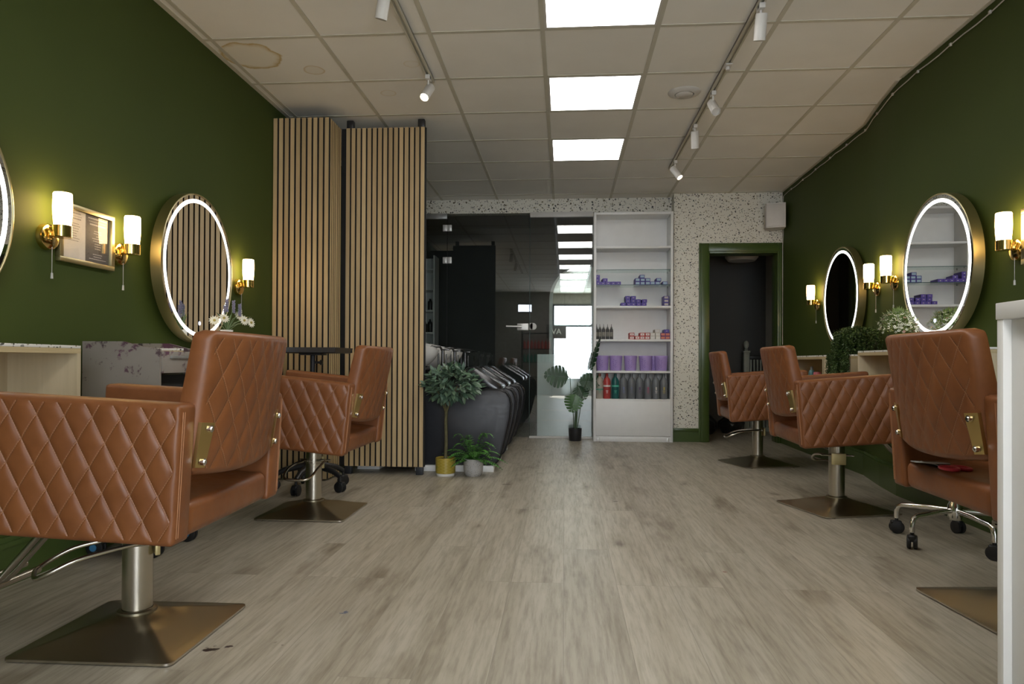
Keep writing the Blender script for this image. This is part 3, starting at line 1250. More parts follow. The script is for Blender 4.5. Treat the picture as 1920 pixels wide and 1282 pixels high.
mirror(XL, 1.925, 1.315, 1, 'round lit brass mirror mostly outside the photo, beside the price list lamps')
mirror(XL, 3.545, 1.292, 1, 'round lit brass mirror reflecting the oak slats')
mirror(2.19, 5.56, 1.318, -1, 'round lit brass mirror with a dark reflection, behind the trailing plant')
mirror(2.05, 3.90, 1.328, -1, 'round lit brass mirror reflecting the white shelves')

# ------------------------------------------------------------------ wall lamps
def sconce_proto():
    t = thing('wall_lamp', 'x', 'wall lamp', (0, 0, 0), 0, 'brass wall lamps with opal glass shades')
    rot = Matrix.Rotation(PI / 2, 4, 'Y')
    MB().lathe([(.050, .0), (.050, .014), (.047, .022), (.032, .030), (0, .033)], n=40, caps=False, mtx=Matrix.Translation((0, 0, -.012)) @ rot).build('back_plate', 'brass', t)
    MB().box((.020, -.016, -.012), (.062, .016, .026), .006, 3, smooth=True).build('arm', 'brass', t)
    MB().lathe([(.0, -.016), (.029, -.016), (.032, -.013), (.032, .030), (.029, .030), (.029, -.006), (0, -.006)], c=(.070, 0, 0), n=32, caps=False).build('cup', 'brass', t)
    MB().lathe([(.027, .006), (.0290, .031), (.0325, .070), (.0335, .100), (.0325, .150), (.0305, .155), (.0, .155)], c=(.070, 0, 0), n=32, caps=False).build('lamp_shade', 'opal', t)
    c = MB()
    c.cyl((.026, .004, -.05), (.026, .004, -.150), .0012, 6)
    c.cyl((.026, .004, -.150), (.026, .004, -.172), .004, 10, r2=.0048)
    c.build('pull_cord', 'cable', t)
    return t


def sy(px, py, wall, side):
    return xp(px, py, wall + side * .07)


SP = []
for px, py, wall, side, lb in ((117, 434, XL, 1, 'brass wall lamp between the cut off mirror and the framed price list'),
                               (248, 468, XL, 1, 'brass wall lamp beside the framed price list, next to the slat reflecting mirror'),
                               (465.5, 532, XL, 1, 'brass wall lamp next to the slatted screen'),
                               (1520, 567, 2.19, -1, 'smallest brass wall lamp, nearest the doorway'),
                               (1629, 536, 2.115, -1, 'brass wall lamp touching the edge of the dark mirror'),
                               (1661, 524, 2.065, -1, 'brass wall lamp beside the mirror that reflects the shelves'),
                               (1882, 460, 2.05, -1, 'brass wall lamp above the white desk, next to a cut off picture frame')):
    q_ = sy(px, py, wall, side)
    SP.append((wall, q_.y, q_.z - .008, 0 if side > 0 else PI, lb))
pr = None
for x, y, z, rz, lb in SP:
    if pr is None:
        pr = sconce_proto()
        pr.location = (x, y, z)
        pr['label'] = lb
    else:
        dup(pr, (x, y, z), rz, lb)

# ------------------------------------------------------------------ framed price list, other frame
pf = thing('picture_frame', 'gold framed price list, half white and half dark grey, between two wall lamps', 'picture frame', (XL, 2.750, 1.315))
f = MB()
W2, H2, fw = .166, .119, .020
f.box((0, -W2, H2 - fw), (.022, W2, H2), .002).box((0, -W2, -H2), (.022, W2, -H2 + fw), .002).box((0, -W2, -H2 + fw), (.022, -W2 + fw, H2 - fw), .002).box((0, W2 - fw, -H2 + fw), (.022, W2, H2 - fw), .002)
f.build('frame', 'brush_brass', pf)
s1 = MB().box((.004, -W2 + fw, -H2 + fw), (.008, -.004, H2 - fw))
o = s1.build('sheet', 'paper', pf); tag(o, 'white half of the price list')


def lines(par, y0, y1, mat, rows):
    m = MB()
    yc = (y0 + y1) / 2
    for z, wd, h in rows:
        n_ = max(2, int(wd / .010))
        y = yc - wd / 2
        while y < yc + wd / 2 - .003:
            w_ = rnd.uniform(.004, .012)
            m.box((.0081, y, z - h / 2), (.0084, min(y + w_, yc + wd / 2), z + h / 2))
            y += w_ + .0018
    m.build('print', mat, par, merge=False)


lines(o, -.144, -.006, 'inkgrey', [(.088, .09, .004), (.076, .10, .002), (.066, .09, .005), (.046, .07, .003), (.036, .075, .003), (.026, .06, .003), (.016, .055, .003), (.006, .045, .003), (-.004, .045, .003), (-.014, .07, .003), (-.024, .065, .003)])
o = MB().box((.004, -.004, -H2 + fw), (.008, W2 - fw, H2 - fw)).build('sheet', 'slate', pf); tag(o, 'dark grey half of the price list')
lines(o, .0, .144, 'inkwhite', [(.087, .12, .005), (.074, .11, .002), (.062, .10, .006), (.036, .045, .003), (.026, .05, .003), (.014, .02, .003), (.004, .07, .003), (-.006, .06, .003), (-.018, .035, .003), (-.028, .04, .003), (-.038, .035, .003), (-.062, .06, .003), (-.072, .05, .003), (-.082, .105, .003)])
MB().box((.0095, -W2 + fw, -H2 + fw), (.0105, W2 - fw, H2 - fw)).build('glazing', 'picglass', pf)

pf2 = thing('picture_frame', 'pale framed picture cut by the edge of the photo, above the white desk', 'picture frame', (2.05, 3.09, 1.375))
f = MB()
f.box((-.022, -.18, .10), (0, .18, .125), .002).box((-.022, -.18, -.125), (0, .18, -.10), .002).box((-.022, -.18, -.10), (0, -.155, .10), .002).box((-.022, .155, -.10), (0, .18, .10), .002)
f.build('frame', 'brush_brass', pf2)
MB().box((-.008, -.155, -.10), (-.004, .155, .10)).build('sheet', 'paper', pf2)

# ------------------------------------------------------------------ wall mounted stations
def station(name_label, X0, X1, y0, y1, ztop, zbot, divs, closed):
    """plywood box with terrazzo top; opening towards the room"""
    front = X1
    t = thing('wall_shelf', name_label, 'shelf', ((X0 + X1) / 2, (y0 + y1) / 2, zbot), 0, 'plywood styling shelves on the walls')
    cx, cy = (X0 + X1) / 2, (y0 + y1) / 2
    xa, xb = sorted((X0 - cx, X1 - cx))
    a, b = y0 - cy, y1 - cy
    h = ztop - zbot
    MB().box((xa, a, h - .010), (xb, b, h), .001).build('top', 'terrtop', t)
    m = MB()
    m.box((xa, a, h - .028), (xb, b, h - .0102)).box((xa, a, 0), (xb, b, .018))
    m.build('board', 'plyedge', t)
    m = MB()
    for yy in [a, b - .018] + [d - cy for d in divs]:
        m.box((xa, yy, .018), (xb, yy + .018, h - .028))
    bx = xa if front > X0 else xb
    s_ = 1 if front > X0 else -1
    m.box((bx, a + .018, .018), (bx + s_ * .008, b - .018, h - .028))
    m.build('panel', 'ply', t)
    for (c0, c1) in closed:
        fx = xb if s_ > 0 else xa
        MB().box((fx - s_ * .018, c0 - cy, .020), (fx - s_ * .001, c1 - cy, h - .030), .001).build('front_panel', 'ply', t)
    return t


station('plywood wall shelf with terrazzo top behind the largest chair', XL, -1.72, 1.25, 2.365, .858, .56, [], [])
station('plywood wall shelf under the slat reflecting mirror', XL, -1.72, 3.03, 4.13, .862, .56, [3.42], [])
station('plywood wall shelf under the dark mirror, trailing plant hanging over its front', 2.185, 1.86, 4.70, 5.98, .868, .57, [5.18], [(4.74, 5.17)])
station('plywood wall shelf behind the chair by the white desk, flowers on top', 2.05, 1.80, 3.30, 4.44, .885, .58, [], [])

# things in the cubby of the far shelf
b = thing('bottle', 'slim teal spray bottle standing in the plywood cubby', 'bottle', (xp(1522, 690, 1.93).x, xp(1522, 690, 1.93).y, .588))
MB().lathe([(.0, 0), (.022, 0), (.024, .004), (.024, .145), (.018, .165), (.010, .172)], n=20).build('body', simple('teal_plastic', (.09, .22, .23), .35), b)
MB().lathe([(.011, .170), (.011, .192), (.007, .198), (.0, .198)], n=16).build('cap', 'grey', b)
b = thing('canister', 'pink and red patterned canister beside the teal bottle', 'canister', (1.92, xp(1532.5, 690, 1.92).y, .588))


def pinkmat():
    t = NT('pink_pattern')
    v = t.coord()
    c = t.ramp(t.noise(v, 26, 2), [(.38, (.45, .05, .08)), (.52, (.50, .12, .14)), (.62, (.62, .40, .36))])
    t.l(c, t.b.inputs['Base Color'])
    return t.m


MB().lathe([(0, 0), (.026, 0), (.027, .004), (.027, .150), (.025, .155), (0, .155)], n=20).build('body', pinkmat(), b)
tag(MB().lathe([(0, 0), (.035, 0), (.036, .01), (.030, .03), (.014, .045), (0, .05)], (1.93, 5.68, .588), n=18).build('hair_clip_bowl', 'black'), 'low black pot in the plywood cubby beside the teal bottle', 'pot')

# ------------------------------------------------------------------ stained colour trolley
tt = thing('colour_trolley', 'grey metal trolley stained with purple hair dye, behind the largest chair', 'trolley', (-1.80, 2.88, 0))
m = MB()
w2, dp = .165, .17
prof = [(-w2, .13), (w2, .13), (w2, .853), (w2 - .02, .856), (w2 - .07, .862), (w2 - .155, .884), (-w2, .884)]
m.prism(prof, -dp, -dp + .012, axis=1).prism(prof, dp - .012, dp, axis=1)
m.box((-w2, -dp + .012, .13), (-w2 + .012, dp - .012, .87)).box((-w2, -dp, .12), (w2, dp, .132)).box((-w2, -dp + .012, .80), (w2, dp - .012, .81))
m.build('body', 'trolley', tt)
for z0, z1 in ((.15, .38), (.40, .60), (.755, .845)):
    o = MB().box((w2 - .014, -dp + .016, z0), (w2 + .002, dp - .016, z1), .002).build('drawer', 'trolley', tt)
    MB().box((w2 + .002, -.10, z1 - .03), (w2 + .012, .10, z1 - .018), .002).build('drawer_handle', 'grey', o)
MB().box((w2 - .06, -dp + .013, .61), (w2 - .05, dp - .013, .745)).build('recess', 'felt', tt)


def castor(par, x, y, hub=None, r=.032, top=.12, w=.026, ang=0.0):
    c = MB()
    mt = Matrix.Translation((x, y, 0)) @ Matrix.Rotation(ang, 4, 'Z')
    for s_ in (-1, 1):
        c.lathe([(0, -w * .28), (r * .8, -w * .28), (r, -w * .18), (r, w * .18), (r * .8, w * .28), (0, w * .28)], n=24, caps=False,
                mtx=mt @ Matrix.Translation((0, s_ * w * .42, r)) @ Matrix.Rotation(PI / 2, 4, 'X'))
    c.box((-r * .7, -w * .5, r * 1.1), (r * .9, w * .5, r * 2.05), r * .25, 3, mtx=mt)
    c.cyl((0, 0, r * 1.9), (0, 0, top), .008, 12, mtx=mt)
    o = c.build('castor', 'tyre', par)
    if hub:
        MB().lathe([(0, 0), (r * .4, 0), (r * .4, .004), (0, .005)], n=16, caps=False, mtx=mt @ Matrix.Translation((0, -w * .72, r)) @ Matrix.Rotation(PI / 2, 4, 'X')).build('hub', hub, o)
    return o


for x in (-.125, .125):
    for y in (-.13, .13):
        castor(tt, x, y, 'bluehub', .036, .125)

# ------------------------------------------------------------------ tray trolley in front of the screen
tv = thing('tray_trolley', 'black tray on a wheeled stand in front of the slatted screen', 'trolley', (-1.585, 4.30, 0))
m = MB()
m.box((-.19, -.17, .858), (.19, .17, .868), .004)
m.prism([(-.19, .862), (-.205, .892), (-.198, .892), (-.184, .868)], -.17, .17, axis=1).prism([(.19, .862), (.205, .892), (.198, .892), (.184, .868)], -.17, .17, axis=1)
for s_ in (-1, 1):
    m.box((-.20, s_ * .17 - .004, .862), (.20, s_ * .17 + .004, .892))
m.build('tray', 'black', tv)
m = MB().cyl((0, 0, .12), (0, 0, .55), .020, 20).cyl((0, 0, .50), (0, 0, .857), .015, 20).box((-.07, -.06, .846), (.07, .06, .858), .003)
m.build('column', 'blackpost', tv)
MB().cyl((.014, 0, .80), (.045, 0, .80), .008, 12).lathe([(.004, .0), (.016, .003), (.018, .012), (.010, .018), (0, .018)], n=18, mtx=Matrix.Translation((.045, 0, .80)) @ Matrix.Rotation(PI / 2, 4, 'Y')).build('knob', 'black', tv)
for i in range(5):
    a = math.radians(-22 + 72 * i)
    c, s_ = math.cos(a), math.sin(a)
    MB().tube([(0, 0, .155), (.08 * c, .08 * s_, .145), (.17 * c, .17 * s_, .125), (.225 * c, .225 * s_, .095)], .024, 12, taper=.62).build('leg', 'black', tv)
    castor(tv, .225 * c, .225 * s_, None, .032, .10, .034, a)
MB().lathe([(0, .10), (.045, .10), (.048, .12), (.040, .175), (.022, .20)], n=24).build('hub', 'black', tv)

# ------------------------------------------------------------------ cutting stool on a chrome star base
sx = thing('stool', 'stool on a chrome star base with black castors behind the chair by the white desk', 'stool', (1.75, 3.275, 0))
SA = [math.radians(x) for x in (131, 203, 275, 347, 59)]
for a in SA:
    c, s_ = math.cos(a), math.sin(a)
    MB().tube([(.02 * c, .02 * s_, .150), (.10 * c, .10 * s_, .148), (.225 * c, .225 * s_, .138), (.245 * c, .245 * s_, .128), (.252 * c, .252 * s_, .105), (.252 * c, .252 * s_, .072)], .012, 12).build('leg', 'chrome', sx)
    castor(sx, .252 * c, .252 * s_, None, .030, .08, .030, a + .7)
MB().lathe([(0, .11), (.026, .11), (.030, .125), (.030, .175), (.024, .185), (.024, .42), (.016, .42), (.016, .52)], n=24).build('column', 'chrome', sx)
MB().lathe([(0, .515), (.15, .515), (.168, .525), (.172, .545), (.165, .575), (.14, .585), (0, .588)], n=36).build('seat', 'black', sx)

# things on the seat of the near chair
sc_ = thing('scissors', 'pink handled scissors lying on the seat of the chair by the white desk', 'scissors', (1.245, 2.42, .471))
for s_ in (-1, 1):
    ring = [Vector((.028 * math.cos(2 * PI * i / 20) * 1.25 - .07, .017 * math.sin(2 * PI * i / 20) + s_ * .021, 0)) for i in range(20)]
    MB().tube(ring, .0065, 10, closed=True).build('handle', simple('pink_handle', (.52, .03, .06), .35), sc_)
    MB().prism([(-.035, s_ * .014), (-.03, s_ * .006), (.10, -s_ * .004), (.03, s_ * .006)], -.002 + s_ * .001, .0 + s_ * .001, axis=2).build('blade', 'chrome', sc_)
sc_.rotation_euler = (0, 0, math.radians(100))
mg = thing('leaflet', 'grey printed leaflet lying on the seat behind the pink scissors', 'leaflet', (1.240, 2.475, .470), math.radians(-20))
MB().box((-.05, -.075, 0), (.05, .075, .004), .001, mtx=Matrix.Rotation(math.radians(-6), 4, 'X')).build('pages', simple('leaflet_print', (.33, .33, .33), .4, var=.5, scale=9), mg)

# ------------------------------------------------------------------ white reception desk
dk = thing('reception_desk', 'white reception desk standing at the edge of the photo', 'desk', (.884, 0, 0))
MB().box((-.002, .32, .897), (.62, 1.502, .931), .0015).build('top', 'white', dk)
MB().box((0, 1.480, 0), (.61, 1.500, .8968), .001).build('side_panel', 'white', dk)
MB().box((0, .325, 0), (.61, .345, .8968), .001).build('side_panel', 'white', dk)
MB().box((.016, .3455, .03), (.034, 1.4795, .8968), .001).build('front_panel', 'white', dk)
MB().box((.60, .3455, .03), (.61, 1.4795, .8968), .001).build('back_panel', 'white', dk)

# ------------------------------------------------------------------ white bookcase with products
CY = 7.20
bc = thing('bookcase', 'tall white bookcase of hair products between the glass and the terrazzo wall', 'bookcase', (.70, CY, 0))
MB().box((-.402, 0, 0), (-.377, .275, 2.353), .001).build('side_panel', 'white', bc)
MB().box((.377, 0, 0), (.402, .275, 2.353), .001).build('side_panel', 'white', bc)
MB().box((-.3768, 0, 2.328), (.3768, .275, 2.353), .001).build('top', 'white', bc)
MB().box((-.3768, .268, .06), (.3768, .275, 2.328)).build('back_panel', 'white', bc)
SH = {}
for k, z in (('a', 2.003), ('d', 1.391), ('e', 1.048), ('f', .726), ('g', .437)):
    MB().box((-.3768, .004, z - .022), (.3768, .267, z), .001).build('shelf', 'white', bc)
for z in (1.763, 1.608):
    o = MB().box((-.3768, .006, z - .006), (.3768, .24, z)).build('glass_shelf', 'shelfglass', bc)
    tag(o, 'clear glass shelf')
    MB().box((-.3768, .004, z - .006), (.3768, .0058, z)).build('front_edge', 'glassedge', o)
    for x in (-.372, .372):
        for y in (.05, .2):
            MB().cyl((x - .004, y, z - .012), (x + .004, y, z - .012), .006, 10).build('shelf_pin', 'grey', o)
MB().box((-.3768, .001, .060), (.3768, .018, .4145), .001).build('front_panel', 'white', bc)
MB().box((-.3768, .006, 0), (.3768, .022, .057), .001).build('plinth', 'white', bc)
for x in (-.352, .352):
    MB().box((x - .011, -.003, .0), (x + .011, .0055, .046), .002).build('leg_cover', 'satin', bc)

# cartons: boxes of hair colour
def carton_proto(body, face, mark):
    t = thing('carton', 'x', 'carton')
    MB().box((-.0245, 0, 0), (.0245, .165, .0335), .0008, 1).build('box', body, t)
    MB().box((-.0190, -.0006, .006), (.0190, -.0001, .0275)).build('end_label', face, t)
    if mark:
        MB().box((-.006, -.0010, .013), (.006, -.0007, .0195)).build('print', mark, t)
    return t


purple = simple('violet_card', (.085, .045, .32), .45, var=.06)
deep = simple('indigo_card', (.055, .035, .27), .45, var=.06)
lav = simple('lavender_card', (.20, .16, .46), .45)
iceblue = simple('ice_blue_label', (.36, .50, .62), .5)
beige = simple('beige_label', (.47, .42, .40), .5)
redc = simple('red_card', (.50, .045, .04), .45)
cream = simple('cream_card', (.60, .56, .50), .5)
orange = simple('orange_label', (.60, .17, .10), .45)
PR = {}


def carton(kind, px, z, label, group, y=0.0, rz=0.0):
    body, face, mark = {'violet': (purple, purple, 'paper'), 'ice': (deep, iceblue, None), 'indigo': (deep, purple, beige), 'pale': (deep, beige, None),
                        'red': (redc, 'paper', redc), 'white': (cream, 'paper', None), 'orange': (simple('plum_card', (.14, .02, .12), .4) if kind not in PR else None, orange, None)}[kind]
    X = yp(px, 600, CY + .03).x
    loc = (X, CY + .03 + y, z)
    if kind not in PR:
        PR[kind] = carton_proto(body, face, mark)
        o = PR[kind]
        o.location = loc
        o.rotation_euler = (0, 0, rz)
        o['label'] = label
        o['group'] = group
    else:
        o = dup(PR[kind], loc, rz, label, group)
    return o


H_ = .0342
ORD = ['first', 'second', 'third', 'fourth', 'fifth', 'sixth', 'seventh', 'eighth', 'ninth']
zg = 1.6085
for i, px in enumerate((1121.6, 1130.5, 1140.3, 1150.0, 1159.5)):
    carton('violet', px, zg, f'plain violet carton, {ORD[i]} from the glass partition in its bottom row', 'violet cartons on the glass shelf')
carton('violet', 1119.9, zg + H_, 'plain violet carton in the middle of the three high stack on the glass shelf', 'violet cartons on the glass shelf')
carton('violet', 1119.9, zg + 2 * H_, 'plain violet carton topping the three high stack on the glass shelf', 'violet cartons on the glass shelf')
carton('violet', 1134.5, zg + H_, 'plain violet carton lying askew on the bottom row on the glass shelf', 'violet cartons on the glass shelf', .004, .06)
for i, px in enumerate((1195.4, 1204.8, 1214.6, 1223.7, 1233.0)):
    carton('ice', px, zg, f'blue carton with ice blue end, {ORD[i]} from the violet cartons in the bottom row', 'blue cartons with pale ends on the glass shelf')
carton('ice', 1246.9, zg, 'blue carton with ice blue end standing alone at the end of the glass shelf', 'blue cartons with pale ends on the glass shelf')
for lb, px in (('first in the second row from the violet ones', 1195.4), ('second in the second row, under the topmost carton', 1205.0), ('third in the second row from the violet ones', 1214.6), ('alone on top of the bottom row', 1235.0)):
    carton('ice', px, zg + H_, 'blue carton, ice blue end, ' + lb, 'blue cartons with pale ends on the glass shelf')
carton('ice', 1203.9, zg + 2 * H_, 'topmost blue carton with ice blue end on the glass shelf', 'blue cartons with pale ends on the glass shelf')
zi = 1.3915
for i, px in enumerate((1169.0, 1179.0, 1188.0, 1197.8, 1207.6)):
    carton('indigo', px, zi, f'indigo carton, {ORD[i]} from the partition, bottom row below the glass shelf', 'indigo cartons below the glass shelf')
for i, px in enumerate((1177.5, 1187.2, 1196.9, 1208.6)):
    carton('indigo', px, zi + H_, f'indigo carton, {ORD[i]} from the partition, second row below the glass shelf', 'indigo cartons below the glass shelf', 0, .05 if i == 3 else 0)
for i, px in enumerate((1177.0, 1187.6)):
    carton('indigo', px, zi + 2 * H_, f'indigo carton, {ORD[i]} of the two topmost below the glass shelf', 'indigo cartons below the glass shelf')
for i in range(3):
    carton('pale', 1249.2, zi + i * H_, ('bottom', 'middle', 'topmost')[i] + ' indigo carton with beige end, stacked against the side panel', 'beige ended cartons stacked at the side panel')
zr = 1.0485
kinds = [('red', 1185.1), ('red', 1195.3), ('red', 1204.6), ('red', 1213.9), ('white', 1223.9), ('white', 1233.8), ('orange', 1243.2), ('orange', 1252.0)]
cnt = {}
NMS = {'red': 'red and white carton', 'white': 'cream carton', 'orange': 'plum carton with orange end'}
for k, px in kinds:
    cnt[k] = cnt.get(k, 0) + 1
    carton(k, px, zr, f'{NMS[k]}, {ORD[cnt[k] - 1]} of its kind, bottom row above the tubs', 'red cream and plum cartons above the purple tubs')
cnt = {}
for k, px in [('red', 1185.0), ('red', 1204.6), ('red', 1214.4), ('white', 1223.9), ('white', 1233.6), ('orange', 1243.2), ('orange', 1252.0)]:
    cnt[k] = cnt.get(k, 0) + 1
    carton(k, px, zr + H_, f'{NMS[k]}, {ORD[cnt[k] - 1]} of its kind, second row above the tubs', 'red cream and plum cartons above the purple tubs')
carton('white', 1232.6, zr + 2 * H_, 'topmost cream carton above the purple tubs', 'red cream and plum cartons above the purple tubs')
carton('indigo', 1250.0, zr + 2 * H_, 'indigo carton lying on top of the plum cartons', 'red cream and plum cartons above the purple tubs')

# dark nozzle bottles
grp = 'dark nozzle bottles'
p0 = None
for i, px in enumerate((1118.4, 1124.6, 1131.6, 1139.0, 1146.3)):
    X = yp(px, 620, CY + .07).x
    lb = f'dark bottle with fine nozzle, {ORD[i]} from the glass partition, on the shelf above the tubs'
    if p0 is None:
        p0 = thing('nozzle_bottle', lb, 'bottle', (X, CY + .06, 1.0485), 0, grp)
        MB().lathe([(0, 0), (.017, 0), (.018, .003), (.018, .095), (.014, .108), (.009, .114)], n=18).build('body', simple('dark_bottle', (.06, .062, .062), .3, var=.2), p0)
        MB().lathe([(.010, .112), (.010, .124), (.004, .130), (.002, .158), (0, .158)], n=12).build('nozzle', simple('smoke_nozzle', (.16, .16, .15), .4), p0)
        MB().lathe([(.0183, .030), (.0183, .075)], n=18, caps=False).build('label_band', simple('bottle_label', (.22, .21, .18), .5, var=.4, scale=60), p0)
    else:
        dup(p0, (X, CY + .06, 1.0485), i * .6, lb)

# purple tubs
tubm = simple('purple_tub', (.40, .29, .62), .42, var=.05)
tubd = simple('purple_leaf_print', (.23, .13, .48), .5)
p0 = None
lat = None
for i, (px, yy) in enumerate(((1127.5, .085), (1155.7, .085), (1183.4, .085), (1211.7, .085), (1241.4, .085), (1227.0, .190))):
    X = max(.392, yp(px, 680, CY + yy - .07).x)
    lb = f'purple product tub, {ORD[i]} from the glass partition on its shelf' if i < 5 else 'purple product tub standing behind the last two tubs'
    if p0 is None:
        p0 = thing('tub', lb, 'tub', (X, CY + yy, .7265), 0, 'purple tubs')
        MB().lathe([(0, 0), (.055, 0), (.0575, .003), (.0655, .135), (.0655, .14)], n=36).build('body', tubm, p0)
        MB().lathe([(.0672, .132), (.0677, .134), (.0677, .152), (.066, .155), (0, .155)], n=36, caps=False).build('lid', tubm, p0)
        m = MB()
        for k in range(9):
            a0 = -PI / 2 - .35 + .05 * (k % 3)
            z = .02 + k * .0105
            sgn = 1 if k % 2 else -1
            pts = []
            for u, v in ((0, 0), (.5, .35), (1, 0), (.5, -.35)):
                da = sgn * (.05 + u * .26)
                zz = z + u * .016 + v * .012
                r = .0577 + .0080 * (zz / .135) + .0009
                pts.append((r * math.cos(a0 + da), r * math.sin(a0 + da), zz))
            m.add(pts, [(0, 1, 2, 3)])
        m.build('leaf_print', tubd, p0, merge=False)
    else:
        dup(p0, (X, CY + yy, .7265), .12 * (i % 3) - .1, lb)

# large product bottles
BC = [('clear beige', (.36, .33, .28), (.10, .30, .22), (.16, .06, .03)), ('red', (.42, .055, .05), (.70, .66, .64), (.30, .03, .03)), ('teal', (.010, .10, .095), (.10, .50, .36), (.015, .07, .07)),
      ('grey', (.15, .16, .175), (.16, .20, .36), None), ('grey', (.15, .16, .175), (.15, .17, .26), None), ('grey', (.15, .16, .175), (.09, .05, .12), None),
      ('grey', (.15, .16, .175), (.35, .07, .14), None), ('grey', (.15, .16, .175), (.55, .54, .52), None), ('grey', (.15, .16, .175), (.45, .36, .08), None), ('grey', (.15, .16, .175), (.20, .22, .3), None)]
NM = ['clear beige bottle with green band, next to the glass partition', 'red bottle with white band under the purple tubs', 'teal green bottle with mint band beside the red one',
      'grey bottle with blue label patch beside the teal one', 'grey bottle, second after the teal one, dark blue label patch', 'grey bottle with dark purple label patch in the middle of the row',
      'grey bottle with pink label patch', 'grey bottle with white label patch', 'grey bottle with yellow label patch near the side panel', 'grey bottle half hidden against the side panel']
for i, px in enumerate((1122, 1138, 1153.7, 1169, 1184, 1199, 1214.5, 1229.8, 1244.5, 1253)):
    yy = .06 if i < 9 else .15
    X = yp(px, 720, CY + yy).x
    X = min(max(X, .364), 1.03)
    nm, cb, cl, cc = BC[i]
    t = thing('product_bottle', NM[i], 'bottle', (X, CY + yy, .4375), 0, 'large product bottles')
    bm_ = simple('bottle_' + nm.replace(' ', '_') + str(i), cb, .3, var=.06)
    MB().lathe([(0, 0), (.036, 0), (.0385, .004), (.0385, .172), (.036, .190), (.026, .209), (.0145, .222), (.0130, .232)], n=28).build('body', bm_, t)
    MB().lathe([(.0145, .230), (.0145, .256), (.012, .260), (0, .260)], n=20).build('cap', simple('cap_col%d' % i, cc, .35) if cc else bm_, t)
    lm = simple('label_col%d' % i, cl, .5)
    if i < 3:
        z0, z1 = ((.088, .104), (.122, .140), (.122, .140))[i]
        MB().lathe([(.0387, z0), (.0387, z1)], n=28, caps=False).build('label_band', lm, t)
    m = MB()
    for q, (z, wd, hh) in enumerate(((.108, .34, .030), (.082, .60, .006), (.070, .45, .004), (.06, .5, .003))):
        if i < 3 and q == 0:
            continue
        n_ = 6
        vs = []
        for k in range(n_ + 1):
            a = -PI / 2 + (k / n_ - .5) * wd * 1.2
            vs += [(.0388 * math.cos(a), .0388 * math.sin(a), z - hh / 2), (.0388 * math.cos(a), .0388 * math.sin(a), z + hh / 2)]
        m.add(vs, [(2 * k, 2 * k + 2, 2 * k + 3, 2 * k + 1) for k in range(n_)])
    m.build('label_patch', lm, t)

# ------------------------------------------------------------------ wall speaker and its cable
sp = thing('wall_speaker', 'white wall speaker in the corner above the doorway', 'speaker', (2.095, 7.13, 2.275), math.radians(-8))
m = MB().prism([(-.095, -.06), (.085, -.075), (.085, .05), (.02, .10), (-.06, .10), (-.095, .03)], -.122, .122, axis=2)
m.build('cabinet', 'whiteplastic', sp)
MB().box((-.085, -.076, -.110), (.078, -.066, .110), .006, mtx=Matrix.Rotation(math.radians(-4.7), 4, 'Z')).build('grille', 'whiteplastic', sp)
MB().box((-.02, .10, -.03), (.02, .15, .03), .003).build('bracket', 'whiteplastic', sp)
cb = thing('cable', 'thin white cable clipped along the top of the green wall down to the speaker', 'cable', (0, 0, 0))
pts = []


def rwx(y):
    for (x0, y0), (x1, y1) in zip(RW, RW[1:]):
        if y0 <= y <= y1:
            return x0 + (x1 - x0) * (y - y0) / (y1 - y0)
    return RW[-1][0]


ys = [2.6 + .115 * i for i in range(41)]
for i, y in enumerate(ys):
    pts.append((rwx(y) - .006, y, 2.512 - .010 * abs(math.sin(i * .9))))
for z in (2.50, 2.40, 2.30, 2.15, 2.0, 1.8, 1.6, 1.4, 1.2, 1.0):
    pts.append((2.200 + (.004 if int(z * 10) % 2 else -.002), 7.235, z))
MB().tube(pts, .0035, 6).build('lead', 'cable', cb)
for i in range(2, 40, 3):
    y = ys[i]
    MB().box((rwx(y) - .012, y - .008, 2.500), (rwx(y) - .001, y + .008, 2.516), .002).build('clip', 'cable', cb)

